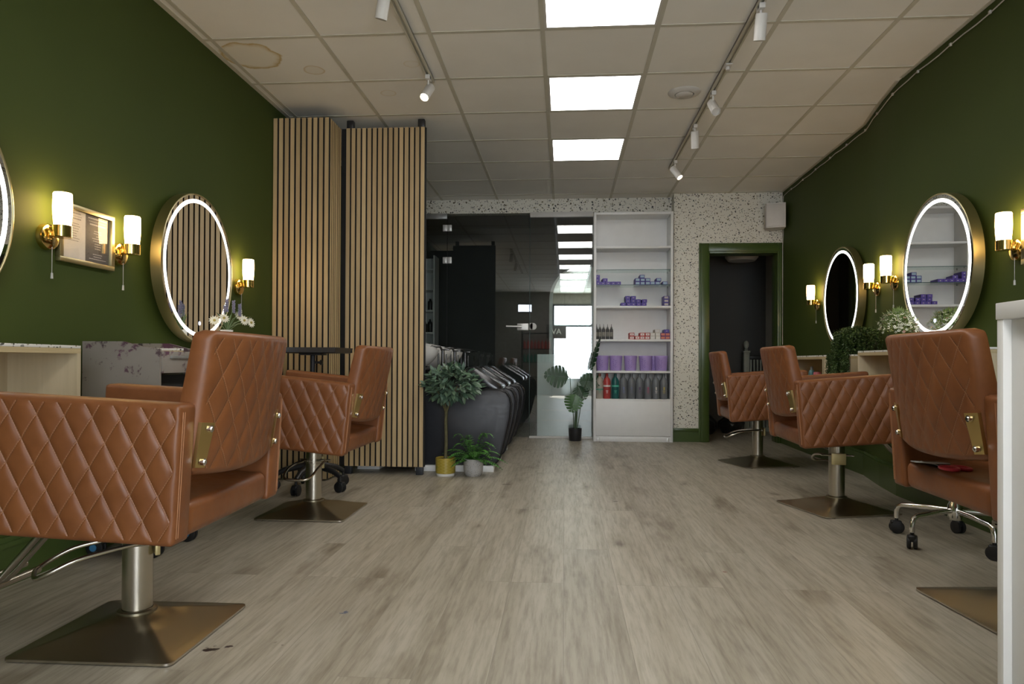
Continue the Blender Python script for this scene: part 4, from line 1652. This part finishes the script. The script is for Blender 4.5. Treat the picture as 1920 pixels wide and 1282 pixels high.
# ------------------------------------------------------------------ backwash units
def backwash(y0, label, first):
    t = thing('backwash_unit', label, 'wash unit', (-.40, y0, 0), 0, 'black leather backwash units')
    prof = [(-.80, .045), (-.19, .040), (-.115, .050), (-.080, .085), (-.055, .16), (-.025, .28), (.000, .40), (.008, .49), (-.002, .545), (-.028, .582), (-.075, .603), (-.17, .606), (-.30, .585), (-.48, .575), (-.80, .60)]
    n = len(prof)
    cx = sum(p[0] for p in prof) / n
    cz = sum(p[1] for p in prof) / n

    def panel(ya, yb, nm, mat='blackleather'):
        m = MB()
        rings = []
        e = .014
        for yy, ins in ((ya, e * 1.6), (ya + .006, e * .5), (ya + .02, 0), (yb - .02, 0), (yb - .006, e * .5), (yb, e * 1.6)):
            ring = []
            for k, (x, z) in enumerate(prof):
                p0, p2 = Vector(prof[k - 1]), Vector(prof[(k + 1) % n])
                tdir = (p2 - p0).normalized()
                nr = Vector((tdir.y, -tdir.x))
                ring.append((x - nr.x * ins, yy, z - nr.y * ins))
            rings.append(ring)
        vs = [p for r in rings for p in r]
        fs = []
        for i in range(len(rings) - 1):
            for k in range(n):
                k2 = (k + 1) % n
                fs.append((i * n + k, i * n + k2, (i + 1) * n + k2, (i + 1) * n + k))
        m.add(vs, fs, 0, True)
        m.add(rings[0], [list(range(n))], 0, True)
        m.add(rings[-1], [list(range(n))[::-1]], 0, True)
        o = m.build(nm, mat, t)
        pip = MB()
        for yy in (ya + .004, yb - .004):
            pip.tube([(x, yy, z) for x, z in prof[2:13]], .0045, 8)
        pip.build('piping', 'blackgloss', o)
    panel(0, .11, 'arm_panel')
    panel(.48, .59, 'arm_panel')
    # seat and leg cushion between the arms
    MB().box((-.62, .112, .30), (-.05, .478, .42), .045, 4, smooth=True).build('seat', 'blackgloss', t)
    m = MB()
    mt = Matrix.Translation((-.085, .295, .575)) @ Matrix.Rotation(math.radians(-57), 4, 'Y')
    m.box((-.055, -.180, .0), (.055, .180, .31), .04, 4, mtx=mt, smooth=True)
    m.build('backrest', 'blackgloss', t)
    m = MB()
    mt = Matrix.Translation((-.045, .295, .50)) @ Matrix.Rotation(math.radians(194), 4, 'Y')
    m.box((-.04, -.182, .0), (.04, .182, .40), .035, 4, mtx=mt, smooth=True)
    m.build('leg_cushion', 'blackgloss', t)
    MB().box((-1.12, .02, .045), (-.78, .57, .74), .02, 3).build('cabinet', 'blackleather', t)
    MB().box((-1.20, -.02, .745), (-.62, .61, .762), .004).build('shelf', 'black', t)
    MB().box((-.70, -.03, 0), (-.115, .05, .043), .002).build('plinth', 'white', t)
    MB().box((-1.15, .02, 0), (-.98, .57, .042), .002).build('plinth', 'white', t)
    # basin: tilted ceramic bowl
    m = MB()
    N, K = 36, 7
    vs = []
    for r_i in range(K):
        u = r_i / (K - 1)
        for k in range(N):
            a = 2 * PI * k / N
            r = .185 - .085 * u ** 1.6
            vs.append((r * math.cos(a) * 1.15, r * math.sin(a), -.17 * u ** .8))
    for r_i in range(K):
        u = 1 - r_i / (K - 1)
        for k in range(N):
            a = 2 * PI * k / N
            r = .165 - .080 * u ** 1.6
            vs.append((r * math.cos(a) * 1.15, r * math.sin(a), .012 - .165 * u ** .8))
    fs = []
    R_ = 2 * K
    for i in range(R_ - 1):
        for k in range(N):
            k2 = (k + 1) % N
            fs.append((i * N + k, i * N + k2, (i + 1) * N + k2, (i + 1) * N + k))
    m.add(vs, fs, 0, True, Matrix.Translation((-.785, .26, .945)) @ Matrix.Rotation(math.radians(12), 4, 'Y'))
    m.build('basin', 'ceramic', t)
    MB().cyl((-.80, .26, .760), (-.80, .26, .80), .06, 20).build('basin_stand', 'black', t)
    tp = MB().cyl((-.58, .45, .762), (-.58, .45, .90), .014, 14)
    tp.tube([(-.58, .45, .89), (-.60, .43, .93), (-.66, .40, .93), (-.70, .38, .90)], .010, 10)
    tp.box((-.60, .445, .90), (-.53, .457, .912), .003).cyl((-.63, .52, .762), (-.63, .52, .88), .007, 10).cyl((-.54, .38, .762), (-.54, .38, .87), .005, 10)
    tp.build('tap', simple('dark_chrome', (.12, .12, .12), .25, .8) if first else TAPM[0], t)
    return t


TAPM = []
bw = backwash(5.13, 'black leather backwash unit behind the topiary and the fern', True)
TAPM.append([c for c in kids(bw) if c.name.startswith('tap')][0].data.materials[0])
dup(bw, (-.405, 5.78, 0), 0, 'black leather backwash unit in the middle of the row')
dup(bw, (-.405, 6.43, 0), 0, 'black leather backwash unit nearest the glass partition')

# ------------------------------------------------------------------ plants
def leaf_blade(mb, p, d, up, L, W, fold=.2, curl=.15, mi=0, n=3):
    d, up = Vector(d).normalized(), Vector(up)
    side = d.cross(up)
    side = side.normalized() if side.length > 1e-5 else d.orthogonal().normalized()
    nrm = side.cross(d).normalized()
    prof = [(0, .10), (.30, .9), (.55, 1.0), (.8, .6), (1, 0)] if n >= 3 else [(0, .2), (.45, 1), (1, 0)]
    vs, fs = [], []
    for u, w in prof:
        c = Vector(p) + d * L * u - nrm * (curl * L * u * u)
        vs += [c + side * W / 2 * w + nrm * fold * W * w * .5, c, c - side * W / 2 * w + nrm * fold * W * w * .5]
    for i in range(len(prof) - 1):
        a = 3 * i
        fs += [(a, a + 1, a + 4, a + 3), (a + 1, a + 2, a + 5, a + 4)]
    mb.add(vs, fs, mi, True)


def pot(par, prof, mat, name='pot'):
    return MB().lathe(prof, n=40, caps=False).build(name, mat, par)


M['soil'] = simple('soil', (.03, .022, .015), .95)
# olive topiary in a mustard pot
r1 = random.Random(3)


def mustard():
    t = NT('mustard_glaze')
    v = t.coord()
    sp = t.n('ShaderNodeSeparateXYZ')
    t.l(v, sp.inputs[0])
    ang = t.math('ARCTAN2', sp.outputs[1], sp.outputs[0])
    a = t.math('MULTIPLY', ang, 5.0)
    z = t.math('MULTIPLY', sp.outputs[2], 150.0)
    w1 = t.math('ABSOLUTE', t.math('SINE', t.math('ADD', a, z)))
    w2 = t.math('ABSOLUTE', t.math('SINE', t.math('SUBTRACT', a, z)))
    mn = t.math('MINIMUM', w1, w2)
    c = t.ramp(mn, [(.0, (.46, .38, .10)), (.28, (.36, .27, .035))])
    t.l(c, t.b.inputs['Base Color'])
    t.b.inputs['Roughness'].default_value = .3
    return t.m


tp = thing('topiary_tree', 'small topiary tree with grey green leaves in a mustard pot', 'potted plant', (-.842, 4.925, 0))
pot(tp, [(0, 0), (.064, 0), (.066, .004), (.067, .018)], 'ceramic', 'pot_foot')
pot(tp, [(.067, .018), (.0705, .022), (.0715, .126), (.067, .128), (.066, .115), (0, .115)], mustard())
MB().lathe([(0, .117), (.064, .117)], n=24, caps=False).build('soil', 'soil', tp)
stem = MB().tube([(0, 0, .11), (.004, 0, .25), (.0, .003, .38), (.003, 0, .455)], .012, 10, taper=.9)
for k in range(9):
    a = k * 2.4
    stem.tube([(.003, 0, .44), (.03 * math.cos(a), .03 * math.sin(a), .52), (.11 * math.cos(a), .11 * math.sin(a), .60 + .02 * (k % 3))], .006, 6, taper=.5)
stem.build('stem', simple('topiary_stem', (.10, .09, .04), .7, var=.3, scale=40), tp)
m = MB()
for i in range(430):
    while True:
        p = Vector((r1.uniform(-1, 1), r1.uniform(-1, 1), r1.uniform(-1, 1)))
        if .50 < p.length < 1:
            break
    q = Vector((p.x * .195 + .045, p.y * .135 - .02, p.z * .115 + .640 + .03 * max(0, 1 - abs(p.x) * 1.5)))
    if p.z < -.3:
        q.x *= .75
    if q.x < -.115:
        q.y = min(q.y, -.075)
    d = Vector((p.x * .8 + r1.uniform(-.8, .8), min(.5, p.y + r1.uniform(-.7, .5)), p.z * .5 + r1.uniform(-.7, .7)))
    leaf_blade(m, q, d, (r1.uniform(-.5, .5), r1.uniform(-.9, .1), 1), r1.uniform(.050, .078), r1.uniform(.021, .031), .2, .22)
m.build('foliage', leafmat('olive_leaf', (.045, .095, .065), (.12, .19, .115), .45), tp, merge=False)

# fern in a grey pot
fp = thing('potted_fern', 'green fern in a speckled grey pot beside the topiary', 'potted plant', (-.642, 4.925, 0))
pot(fp, [(0, 0), (.050, 0), (.060, .012), (.0665, .03), (.070, .06), (.0695, .122), (.064, .124), (.062, .105), (0, .105)], terrazzo('speckled_concrete', (.42, .41, .40), 120))
MB().lathe([(0, .108), (.061, .108)], n=24, caps=False).build('soil', 'soil', fp)
m = MB()
r2 = random.Random(5)
NF = 34
for i in range(NF):
    a = 2 * PI * i / NF * 2.62
    L = r2.uniform(.17, .25)
    rise = r2.uniform(.6, 1.7) if i % 4 else r2.uniform(.15, .5)
    h = Vector((math.cos(a), math.sin(a) * (.8 if math.sin(a) < 0 else .45), 0))
    pts = []
    for k in range(14):
        u = k / 13
        pts.append(Vector((0, 0, .112)) + h * (.02 + L * u * (1.0 if rise < .9 else .58)) + Vector((0, 0, L * (rise * u * 1.35 - (.35 + rise * .72) * u * u))))
    m.tube(pts, .0018, 5, taper=.4)
    for k in range(1, 14):
        u = k / 13
        d = (pts[k] - pts[k - 1]).normalized()
        sd = d.cross(Vector((0, 0, 1))).normalized()
        wl = .036 * math.sin(PI * min(1, .18 + u * .82)) + .006
        for s_ in (-1, 1):
            leaf_blade(m, pts[k], sd * s_ + d * .45, (0, 0, 1), wl, .014, .1, .25, n=2)
m.build('fronds', leafmat('fern_leaf', (.028, .12, .018), (.11, .30, .045), .45), fp, merge=False)

# monstera
mp = thing('monstera_plant', 'artificial monstera in a black pot in front of the glass', 'potted plant', (.113, 7.255, 0))
pot(mp, [(0, 0), (.060, 0), (.063, .004), (.0685, .128), (.0645, .128), (.063, .11), (0, .11)], 'black')
MB().lathe([(0, .112), (.062, .112)], n=24, caps=False).build('soil', 'soil', mp)


def monstera_leaf(tip_c, d, nrm, L, W, label=None, cup=.25):
    """split leaf: outline with deep notches"""
    d, nrm = Vector(d).normalized(), Vector(nrm).normalized()
    nrm = (nrm - d * nrm.dot(d)).normalized()
    side = d.cross(nrm)
    m = MB()
    NL = 7
    half = []
    import math as _m
    # width along the leaf
    def wid(u):
        return W / 2 * (max(0, _m.sin(PI * min(1, u) ** .72)) ** .75)
    for s_ in (-1, 1):
        for k in range(NL):
            u0, u1 = k / NL, (k + 1) / NL
            gap = .022
            a0, a1 = u0 + (gap if k else 0), u1 - gap
            pts2 = []
            root0, root1 = u0, u1
            row = []
            inner = .30 if k not in (0, NL - 1) else .25
            for u_in, u_out in ((a0, a0), ((a0 + a1) / 2, (a0 + a1) / 2), (a1, a1)):
                w = wid(u_out)
                fwd = .10
                row.append((u_in, w * inner, u_out + fwd * .6, w * (.97 if u_out != (a0 + a1) / 2 else 1.02)))

            def P(u, w):
                c = d * (L * (u - .12)) + side * s_ * w
                z = -cup * (w * w / max(W, .01)) - .10 * L * (u - .3) ** 2
                return Vector(tip_c) + c + nrm * z
            A = [P(root0, .0015), P((root0 + root1) / 2, .0015), P(root1, .0015)]
            B = [P(min(1, r[0] + .05), r[1]) for r in row]
            B[0] = P(root0 + .05, row[0][1])
            B[2] = P(min(1.02, root1 + .05), row[2][1])
            Cc = [P(min(1.04, r[2] + .03), r[3]) for r in row]
            Dm = [(b + c) / 2 for b, c in zip(B, Cc)]
            Dm[0] = B[0].lerp(Cc[0], .5)
            vs = A + B + Dm + Cc
            fs = []
            for r_ in range(3):
                for q in range(2):
                    i0 = r_ * 3 + q
                    fs.append((i0, i0 + 1, i0 + 4, i0 + 3))
            m.add(vs, fs, 0, True)
    return m


ML = leafmat('monstera_leaf', (.010, .040, .016), (.022, .075, .026), .5)
ML2 = leafmat('monstera_leaf_young', (.035, .105, .022), (.06, .15, .035), .35)
stem_m = simple('monstera_stem', (.05, .09, .035), .5)
leafs = [((-.085, -.02, .655), (-.80, -.10, .10), (.25, -1, .35), .26, .25, ML), ((.055, -.01, .605), (.95, -.05, .12), (-.2, -1, .5), .25, .20, ML),
         ((.000, -.07, .475), (-.18, -.05, -.75), (.0, -1, .25), .20, .20, ML2), ((.150, -.145, .735), (.24, -.1, 1), (-.95, -.35, .2), .36, .15, ML), ((.03, .02, .56), (.25, -.3, -.5), (.1, -1, .4), .18, .18, ML)]
for c, d, nrm, L, W, mt_ in leafs:
    o = monstera_leaf(c, d, nrm, L, W).build('leaf', mt_, mp, merge=False)
    root = Vector(c) - Vector(d).normalized() * L * .12
    MB().tube([(c[0] * .12, .005, .11), (c[0] * .25 + .005, .0, .25), (c[0] * .5, c[1] * .5, .11 + (root.z - .11) * .65), tuple(root)], .0045, 8, taper=.6).build('stem', stem_m, o)

# trailing plant on the far shelf
tpl = thing('trailing_plant', 'dark green trailing plant hanging over the plywood shelf under the dark mirror', 'potted plant', (1.985, 4.885, .868))
pot(tpl, [(0, 0), (.05, 0), (.06, .09), (.056, .09), (.05, .07), (0, .07)], 'black')
m = MB()
r3 = random.Random(11)
for i in range(330):
    front = r3.random() < .72
    a = r3.gauss(PI + .12, .85) if front else r3.uniform(-PI, PI)
    R0 = r3.uniform(.05, .145)
    top = .20 - .35 * R0 + r3.uniform(-.02, .015)
    dirv = Vector((math.cos(a), math.sin(a) * 1.25, 0))
    lim = .105 if dirv.x < 0 else .07
    drop = r3.uniform(.18, .42) if front else r3.uniform(.05, .17)
    if front and abs(dirv.y * R0 + .05) < .016:
        drop *= .45
    pts_ = []
    for k in range(6):
        u = k / 5
        pts_.append(Vector((0, 0, .09)) + dirv * (R0 * u ** .8) + Vector((0, 0, (top - .09) * (1 - (1 - u) ** 2.2))))
    e = pts_[-1]
    n_ = int(drop / .012)
    for k in range(1, n_ + 1):
        q = e + Vector((dirv.x * .015 * min(1, k / 6), dirv.y * .012 * min(1, k / 6), -.012 * k))
        q.x += .004 * math.sin(k * .7 + i)
        q.y += .005 * math.sin(k * .5 + i * 1.7)
        if q.z < .01:
            if not front:
                break
            q.x = min(q.x, -.122 - R0 * .12)
        pts_.append(q)
    for q in pts_:
        if q.x > .195 - .0:
            continue
        for _ in range(2):
            dd = Vector((r3.uniform(-1, .3), r3.uniform(-1, 1), r3.uniform(-.8, .4)))
            leaf_blade(m, q, dd, (r3.uniform(-1, 1), r3.uniform(-.5, .5), 1), .0145, .0115, .1, .1, n=2)
m.build('foliage', leafmat('trail_leaf', (.018, .045, .010), (.10, .16, .04), .5), tpl, merge=False)

# white and pink flowers on the near shelf
fl = thing('flower_pot', 'white and pink blossom arrangement in front of the shelf reflecting mirror', 'flowers', (1.855, 4.04, .885))
pot(fl, [(0, 0), (.045, 0), (.055, .085), (.051, .085), (.046, .07), (0, .07)], 'black')
mg_, mw = MB(), MB()
r4 = random.Random(21)
for i in range(520):
    a = r4.uniform(0, 2 * PI)
    e = r4.uniform(-.25, 1) * PI / 2
    R_ = r4.uniform(.6, 1)
    p = Vector((math.cos(a) * math.cos(e) * .085 * R_, math.sin(a) * math.cos(e) * .135 * R_, .125 + math.sin(e) * .088 * R_))
    leaf_blade(mg_, p, p - Vector((0, 0, .05)), (0, 0, 1), r4.uniform(.02, .04), .010, .2, .2, n=2)
    if R_ > .80:
        nrm = (p - Vector((0, 0, .06))).normalized()
        s_ = nrm.orthogonal().normalized()
        u_ = nrm.cross(s_)
        mi = 1 if r4.random() < .16 else 0
        c = p + nrm * .012
        for k in range(5):
            t0 = 2 * PI * k / 5
            d_ = s_ * math.cos(t0) + u_ * math.sin(t0)
            leaf_blade(mw, c, d_ + nrm * .3, nrm, .0095, .008, .1, .1, mi=mi, n=2)
mg_.build('leaves', leafmat('blossom_leaf', (.16, .25, .07), (.32, .42, .15)), fl, merge=False)
mw.build('blossom', [simple('white_petal', (.80, .80, .70), .6), simple('pink_petal', (.62, .36, .33), .6)], fl, merge=False)

# daisies and lavender by the other mirror
dv = thing('flower_vase', 'white daisies and lavender in a vase between the chair back and the slatted screen', 'flowers', (-1.80, 3.60, .862))
pot(dv, [(0, 0), (.03, 0), (.035, .01), (.03, .09), (.033, .11), (.029, .11), (.026, .02), (0, .02)], 'ceramic', 'vase')
gs = MB()
pet = simple('daisy_petal', (.78, .76, .62), .6)
cen = simple('daisy_centre', (.45, .36, .10), .7)
lav_m = simple('lavender_bud', (.22, .21, .31), .7)
for (dx, dy, z, nx) in ((.05, -.13, .165, (.6, -.5, .4)), (.02, -.17, .15, (.4, -.7, .4)), (.06, .075, .165, (.9, -.45, .25)), (.02, .10, .19, (.8, -.4, .5)), (.08, .115, .155, (.9, -.3, .2))):
    gs.tube([(0, 0, .10), (dx * .4, dy * .5, .10 + (z - .10) * .8), (dx, dy, z)], .0018, 6)
    n_ = Vector(nx).normalized()
    s_ = n_.orthogonal().normalized()
    u_ = n_.cross(s_)
    c = Vector((dx, dy, z))
    dw = MB()
    for k in range(13):
        t0 = 2 * PI * k / 13
        leaf_blade(dw, c, s_ * math.cos(t0) + u_ * math.sin(t0) + n_ * .15, n_, .030, .010, .05, .1)
    o = dw.build('daisy', pet, dv)
    MB().sphere(c + n_ * .003, .007, 10).build('flower_centre', cen, o)
for (dx, dy, z) in ((.03, -.06, .25), (.02, .035, .25), (.03, .085, .235), (.0, -.02, .22)):
    gs.tube([(0, 0, .10), (dx * .5, dy * .6, .17), (dx, dy, z)], .0015, 6)
    lv = MB()
    for k in range(22):
        a = k * 2.4
        zz = z - .045 + .003 * k
        lv.sphere((dx + .005 * math.cos(a), dy + .005 * math.sin(a), zz), .0052, 6)
    lv.build('lavender_spike', lav_m, dv, merge=False)
for (dx, dy, z) in ((.05, .17, .245), (.03, -.16, .235), (.04, .14, .20), (.02, -.05, .22), (.0, .03, .21)):
    leaf_blade(gs, (0, 0, .11), (dx, dy, (z - .11)), (0, 0, 1), math.hypot(dy, z - .11), .012, .2, .25)
gs.build('stems', leafmat('daisy_leaf', (.10, .17, .07), (.20, .28, .13)), dv, merge=False)
# ------------------------------------------------------------------ arched mirror and frosted sheet behind the glass
am = thing('arched_mirror', 'arched frameless mirror standing behind the glass pane beside the bookcase', 'mirror', (.205, 7.60, 0))
out = [(-.372, .03), (.372, .03), (.372, 1.49)] + [(.372 * math.cos(PI * i / 30), 1.49 + .372 * math.sin(PI * i / 30)) for i in range(1, 30)] + [(-.372, 1.49)]
inn = [(x * .90, .06 + (z - .03) * .982 if z > 1 else .06) for x, z in out]
MB().prism(out, 0, .008, axis=1).build('mirror_glass', 'mirror', am)
m = MB()
n = len(out)
m.add([(x, -.001, z) for x, z in out] + [(x, -.004, z) for x, z in inn], [(i, (i + 1) % n, n + (i + 1) % n, n + i) for i in range(n)])
m.build('bevelled_edge', simple('bevel_glass', (.50, .52, .50), .25, .3, var=.05), am)
MB().box((-.30, .01, .02), (.30, .06, .04)).build('foot', 'grey', am)
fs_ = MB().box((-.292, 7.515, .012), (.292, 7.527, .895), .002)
for yy_, hh_ in ((742, .012), (770, .010), (790, .016), (703, .008)):  # white strips stand in for bright lines reflected in the sheet
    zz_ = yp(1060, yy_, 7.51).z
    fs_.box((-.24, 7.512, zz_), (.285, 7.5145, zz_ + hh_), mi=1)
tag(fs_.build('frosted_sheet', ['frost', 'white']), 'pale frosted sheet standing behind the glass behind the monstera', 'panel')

# wash room shelf seen through the glass
ws = thing('storage_shelf', 'pale storage shelf in the dark room behind the glass, next to the slatted screen', 'shelf', (-1.78, 8.35, 0))
for x in (-.20, .19):
    MB().box((x, 0, 0), (x + .018, .28, 2.1)).build('side_panel', 'white', ws)
MB().box((-.182, .272, 0), (.19, .28, 2.1)).build('back_panel', 'white', ws)
for z in (.9, 1.15, 1.42, 1.68, 1.92):
    MB().box((-.182, 0, z), (.19, .27, z + .018)).build('shelf', 'white', ws)
for i, (x, z, h) in enumerate(((-1.64, 1.168, .16), (-1.70, 1.168, .13), (-1.64, 1.438, .14), (-1.72, 1.438, .17), (-1.65, .918, .12))):
    tag(MB().lathe([(0, 0), (.028, 0), (.028, h * .75), (.012, h * .85), (.012, h), (0, h)], (x, 8.42, z), n=16).build('storage_bottle', 'black'), 'dark bottle on the storage shelf behind the glass', 'bottle', 'dark bottles on the storage shelf')

# ------------------------------------------------------------------ passage: balustrade, lamp, switch, bags
bl = thing('balustrade', 'painted stair balustrade with ball topped newel post beyond the doorway', 'balustrade', (2.16, 8.5, 0))
m = MB().box((-.032, -.032, 0), (.032, .032, .955), .003).box((-.040, -.040, .935), (.040, .040, .957), .004)
m.lathe([(.02, .957), (.016, .965), (.020, .975), (.014, .985), (.026, 1.005), (.031, 1.03), (.026, 1.058), (.012, 1.075), (0, 1.078)], n=24)
m.build('newel_post', 'rad', bl)
MB().box((.03, -.03, .855), (.30, .03, .905), .012, 3).build('handrail', 'handrail', bl)
for i in range(7):
    MB().box((.045 + i * .038, -.010, .05), (.065 + i * .038, .010, .854), .002).build('spindle', 'rad', bl)
MB().box((.03, -.02, 0), (.30, .02, .05)).build('base_rail', 'rad', bl)
pl = thing('passage_lamp', 'unlit round ceiling lamp in the dark passage', 'ceiling light', (2.03, 8.2, 2.30))
MB().lathe([(0, 0), (.06, 0), (.06, -.19), (0, -.19)], n=20).build('stem', 'grey', pl)
MB().lathe([(.06, -.19), (.16, -.20), (.185, -.22), (.185, -.275), (.15, -.315), (0, -.325)], n=32, caps=False).build('lamp_shade', 'whiteplastic', pl)
tag(MB().box((2.460, 8.33, 1.33), (2.4695, 8.40, 1.44), .003).build('light_switch', 'whiteplastic'), 'white light switch on the passage wall', 'light switch')


def bag(c, s_, label, seed):
    rr = random.Random(seed)
    bm = bmesh.new()
    bmesh.ops.create_icosphere(bm, subdivisions=4, radius=1)
    ph = [rr.uniform(0, 6) for _ in range(6)]
    for v in bm.verts:
        p = v.co
        k = 1 + .06 * math.sin(p.x * 9 + ph[0]) * math.sin(p.z * 7 + ph[1]) + .05 * math.sin(p.y * 11 + ph[2] + p.z * 5)
        z = p.z
        w = 1 if z < .2 else max(.22, 1 - (z - .2) * 1.05)
        v.co = Vector((p.x * k * w * s_[0], p.y * k * w * s_[1], max(-.72, z) * s_[2] + .72 * s_[2]))
    mb = MB().frombm(bm, 0, True)
    o = mb.build('bin_bag', 'bag')
    o.location = c
    tag(o, label, 'bag', 'black bags in the passage')


bag((1.61, 8.15, 0), (.13, .14, .16), 'black bag on the passage floor next to the door frame', 1)
bag((1.93, 8.25, 0), (.15, .14, .15), 'black bag on the passage floor behind the smallest chair', 2)

# ------------------------------------------------------------------ shop front display seen in the reflections
rk = thing('display_rack', 'black metal product rack by the shop window behind the camera', 'rack', (-.66, -1.90, 0))
m = MB()
for x in (-.36, .36):
    for y in (-.12, .12):
        m.box((x - .012, y - .012, 0), (x + .012, y + .012, 1.55))
m.build('frame', 'black', rk)
for z in (.45, .80, 1.12, 1.50):
    MB().box((-.36, -.13, z), (.36, .13, z + .018)).build('shelf', 'black', rk)
rp = None
for z, mt_, nm in ((1.138, redc, 'red'), (.818, simple('green_bottle', (.02, .22, .15), .35), 'green')):
    p0 = None
    for i in range(8):
        X = -.66 - .30 + .085 * i
        lb = f'{nm} product bottle, {ORD[i]} along its shelf of the black rack behind the camera'
        if p0 is None:
            p0 = thing('rack_bottle', lb, 'bottle', (X, -1.86, z), 0, nm + ' bottles on the black rack')
            MB().lathe([(0, 0), (.034, 0), (.034, .15), (.014, .175), (.014, .20), (0, .20)], n=18).build('body', mt_, p0)
        else:
            dup(p0, (X, -1.86, z), 0, lb)

# sign by the shop window, seen only as a reflection
sg = thing('hanging_sign', 'dark hanging sign with pale letters by the shop window behind the camera', 'sign', (-.20, -2.15, 1.57))
MB().box((-.24, -.012, -.17), (.24, .012, .17), .002).build('board', 'slate', sg)
MB().cyl((-.2, 0, .17), (-.2, 0, .96), .002, 6).build('cord', 'black', sg)
MB().cyl((.2, 0, .17), (.2, 0, .96), .002, 6).build('cord', 'black', sg)
fc = bpy.data.curves.new('lettering', 'FONT')
fc.body = 'AV'
fc.size = .19
fc.align_x = 'CENTER'
fc.align_y = 'CENTER'
fc.extrude = .002
fo = bpy.data.objects.new('lettering', fc)
fc.materials.append(M['inkwhite'])
fo.rotation_euler = (PI / 2, 0, PI)
fo.location = (0, .0145, 0)
COL.objects.link(fo)
fo.parent = sg
